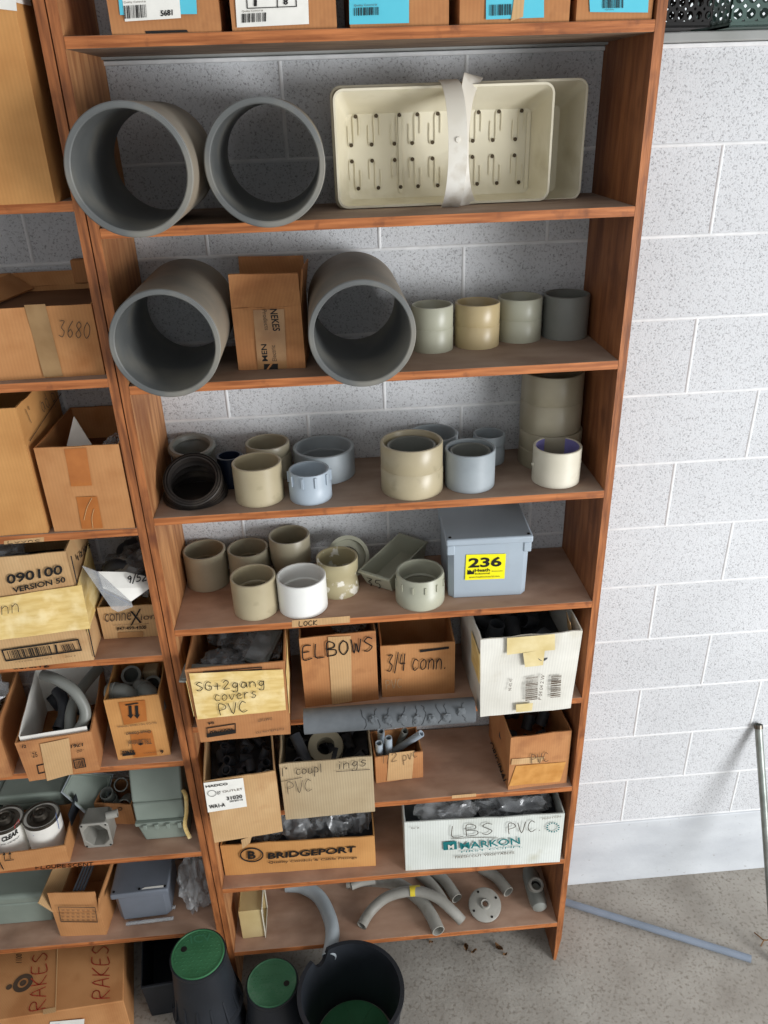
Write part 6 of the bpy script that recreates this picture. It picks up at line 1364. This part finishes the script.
# green and black perforated crates on the sill
def crate(label, o, ex, ey, w_, d_2, h_, m, pitch, rows, hr, zoff=.0):
    o = Vector(o); ex = Vector(ex).normalized(); ey = Vector(ey).normalized(); ez = Vector((0, 0, 1))
    root = empty('perforated_crate', o + ex * w_ / 2 + ey * d_2 / 2, label, 'crate')
    def side(p, u, length, name):
        mb = MB(); n_ = max(2, int(length / pitch)); cw = length / n_; ch = h_ / rows; nn = u.cross(ez) * .003
        base = []
        for i in range(n_):
            for j in range(rows):
                cc = p + u * (cw * (i + .5)) + ez * (ch * (j + .5))
                K = 16; O = []; I = []
                for k in range(K):
                    a = 2 * PI * k / K + PI / K; cs, sn = math.cos(a), math.sin(a); s = 1 / max(abs(cs), abs(sn))
                    O.append(cc + u * (cs * s * cw / 2) + ez * (sn * s * ch / 2)); I.append(cc + u * (cs * cw * hr) + ez * (sn * ch * hr))
                vs = O + I + [q + nn for q in O] + [q + nn for q in I]
                for k in range(K):
                    k2 = (k + 1) % K
                    base.append(([vs[k], vs[k2], vs[K + k2], vs[K + k]])); base.append([vs[2 * K + k2], vs[2 * K + k], vs[3 * K + k], vs[3 * K + k2]]); base.append([vs[K + k], vs[K + k2], vs[3 * K + k2], vs[3 * K + k]])
        for q in base: mb.add(q, [(0, 1, 2, 3)])
        obj('perforated_side', mb, m, root, smooth=False)
    up = ez * .010
    side(o + up, ex, w_, 'f'); side(o + up + ex * w_, ey, d_2, 'r'); side(o + up + ey * d_2 + ex * w_, -ex, w_, 'b'); side(o + up + ey * d_2, -ey, d_2, 'l')
    mb = MB(); c4 = [o, o + ex * w_, o + ex * w_ + ey * d_2, o + ey * d_2]; mb.hexa(c4 + [p + ez * .004 for p in c4]); 
    for i in range(4):
        p, q = c4[i], c4[(i + 1) % 4]; inn = (sum(c4, Vector()) / 4 - (p + q) / 2).normalized() * .003
        mb.hexa([p, q, q + inn, p + inn, p + up, q + up, q + up + inn, p + up + inn])
        tp = ez * (h_ + .010); mb.hexa([p + tp - inn, q + tp - inn, q + tp + inn, p + tp + inn, p + tp - inn + ez * .008, q + tp - inn + ez * .008, q + tp + inn + ez * .008, p + tp + inn + ez * .008])
    obj('crate_frame', mb, m, root, smooth=False)
    return root
SZ = ZT + .0225
crate('dark perforated crate turned sideways on the sill, top right beside the shelving', (-.272, -.155, SZ), (.155, .035, 0), (-.05, .2, 0), .150, .20, .11, M_bcrate, .020, 5, .34)
crate('green perforated crate on the window sill at the top right corner', (-.075, -.10, SZ), (1, .01, 0), (0, 1, 0), .42, .19, .11, M_gcrate, .027, 4, .35)

# dry leaves and twig on the floor
r_ = random.Random(3)
LV = [(466, 948, 'curled brown leaf on the floor under the bottom shelf'), (474, 952, 'second brown leaf fragment beside the curled one under the bottom shelf'), (499, 948, 'narrow dry leaf on the floor left of the right foot'), (505, 955, 'leaf scrap in front of the narrow dry leaf'), (431, 943, 'small dark crumb of leaf near the bent conduit ends'), (684, 872, 'dry brown leaf cluster against the wall footing')]
for i, (u, v, lab) in enumerate(LV):
    c = px(u, v, 2, .004); mb = MB(); s = .018 if i in (0, 2, 5) else .010; an = r_.uniform(0, 6)
    e1_ = Vector((math.cos(an), math.sin(an), 0)); e2_ = Vector((-e1_.y, e1_.x, 0)); V = []; F = []
    for k in range(9):
        t = k / 8; wv = math.sin(PI * t) * .45 + .03
        for sgn in (-1, 0, 1): V.append(c + e1_ * (t - .5) * 2 * s + e2_ * sgn * wv * s + Vector((0, 0, .001 + abs(sgn) * .007 + .006 * math.sin(t * 5 + i))))
    m0 = len(V); V += [p + Vector((0, 0, .0008)) for p in V]
    for k in range(8):
        for j in range(2):
            a = 3 * k + j; F.append((a, a + 1, a + 4, a + 3)); F.append((m0 + a, m0 + a + 3, m0 + a + 4, m0 + a + 1))
    mb.add(V, F); thing('dry_leaf', mb, M_leaf, lab, 'leaf', 'dry leaves on the concrete floor')
mb = MB(); c = px(764, 940, 2, .006); mb.tube(smoothpath([c + Vector((-.02, .03, 0)), c + Vector((-.012, .012, .004)), c, c + Vector((.02, -.004, .006))]), .0022, n=8); mb.tube(smoothpath([c + Vector((-.022, -.02, -.002)), c + Vector((-.006, -.006, .003)), c + Vector((.004, 0, .002))]), .0018, n=8)
thing('twig', mb, M_leaf, 'small forked dry twig on the floor at the right edge', 'twig')
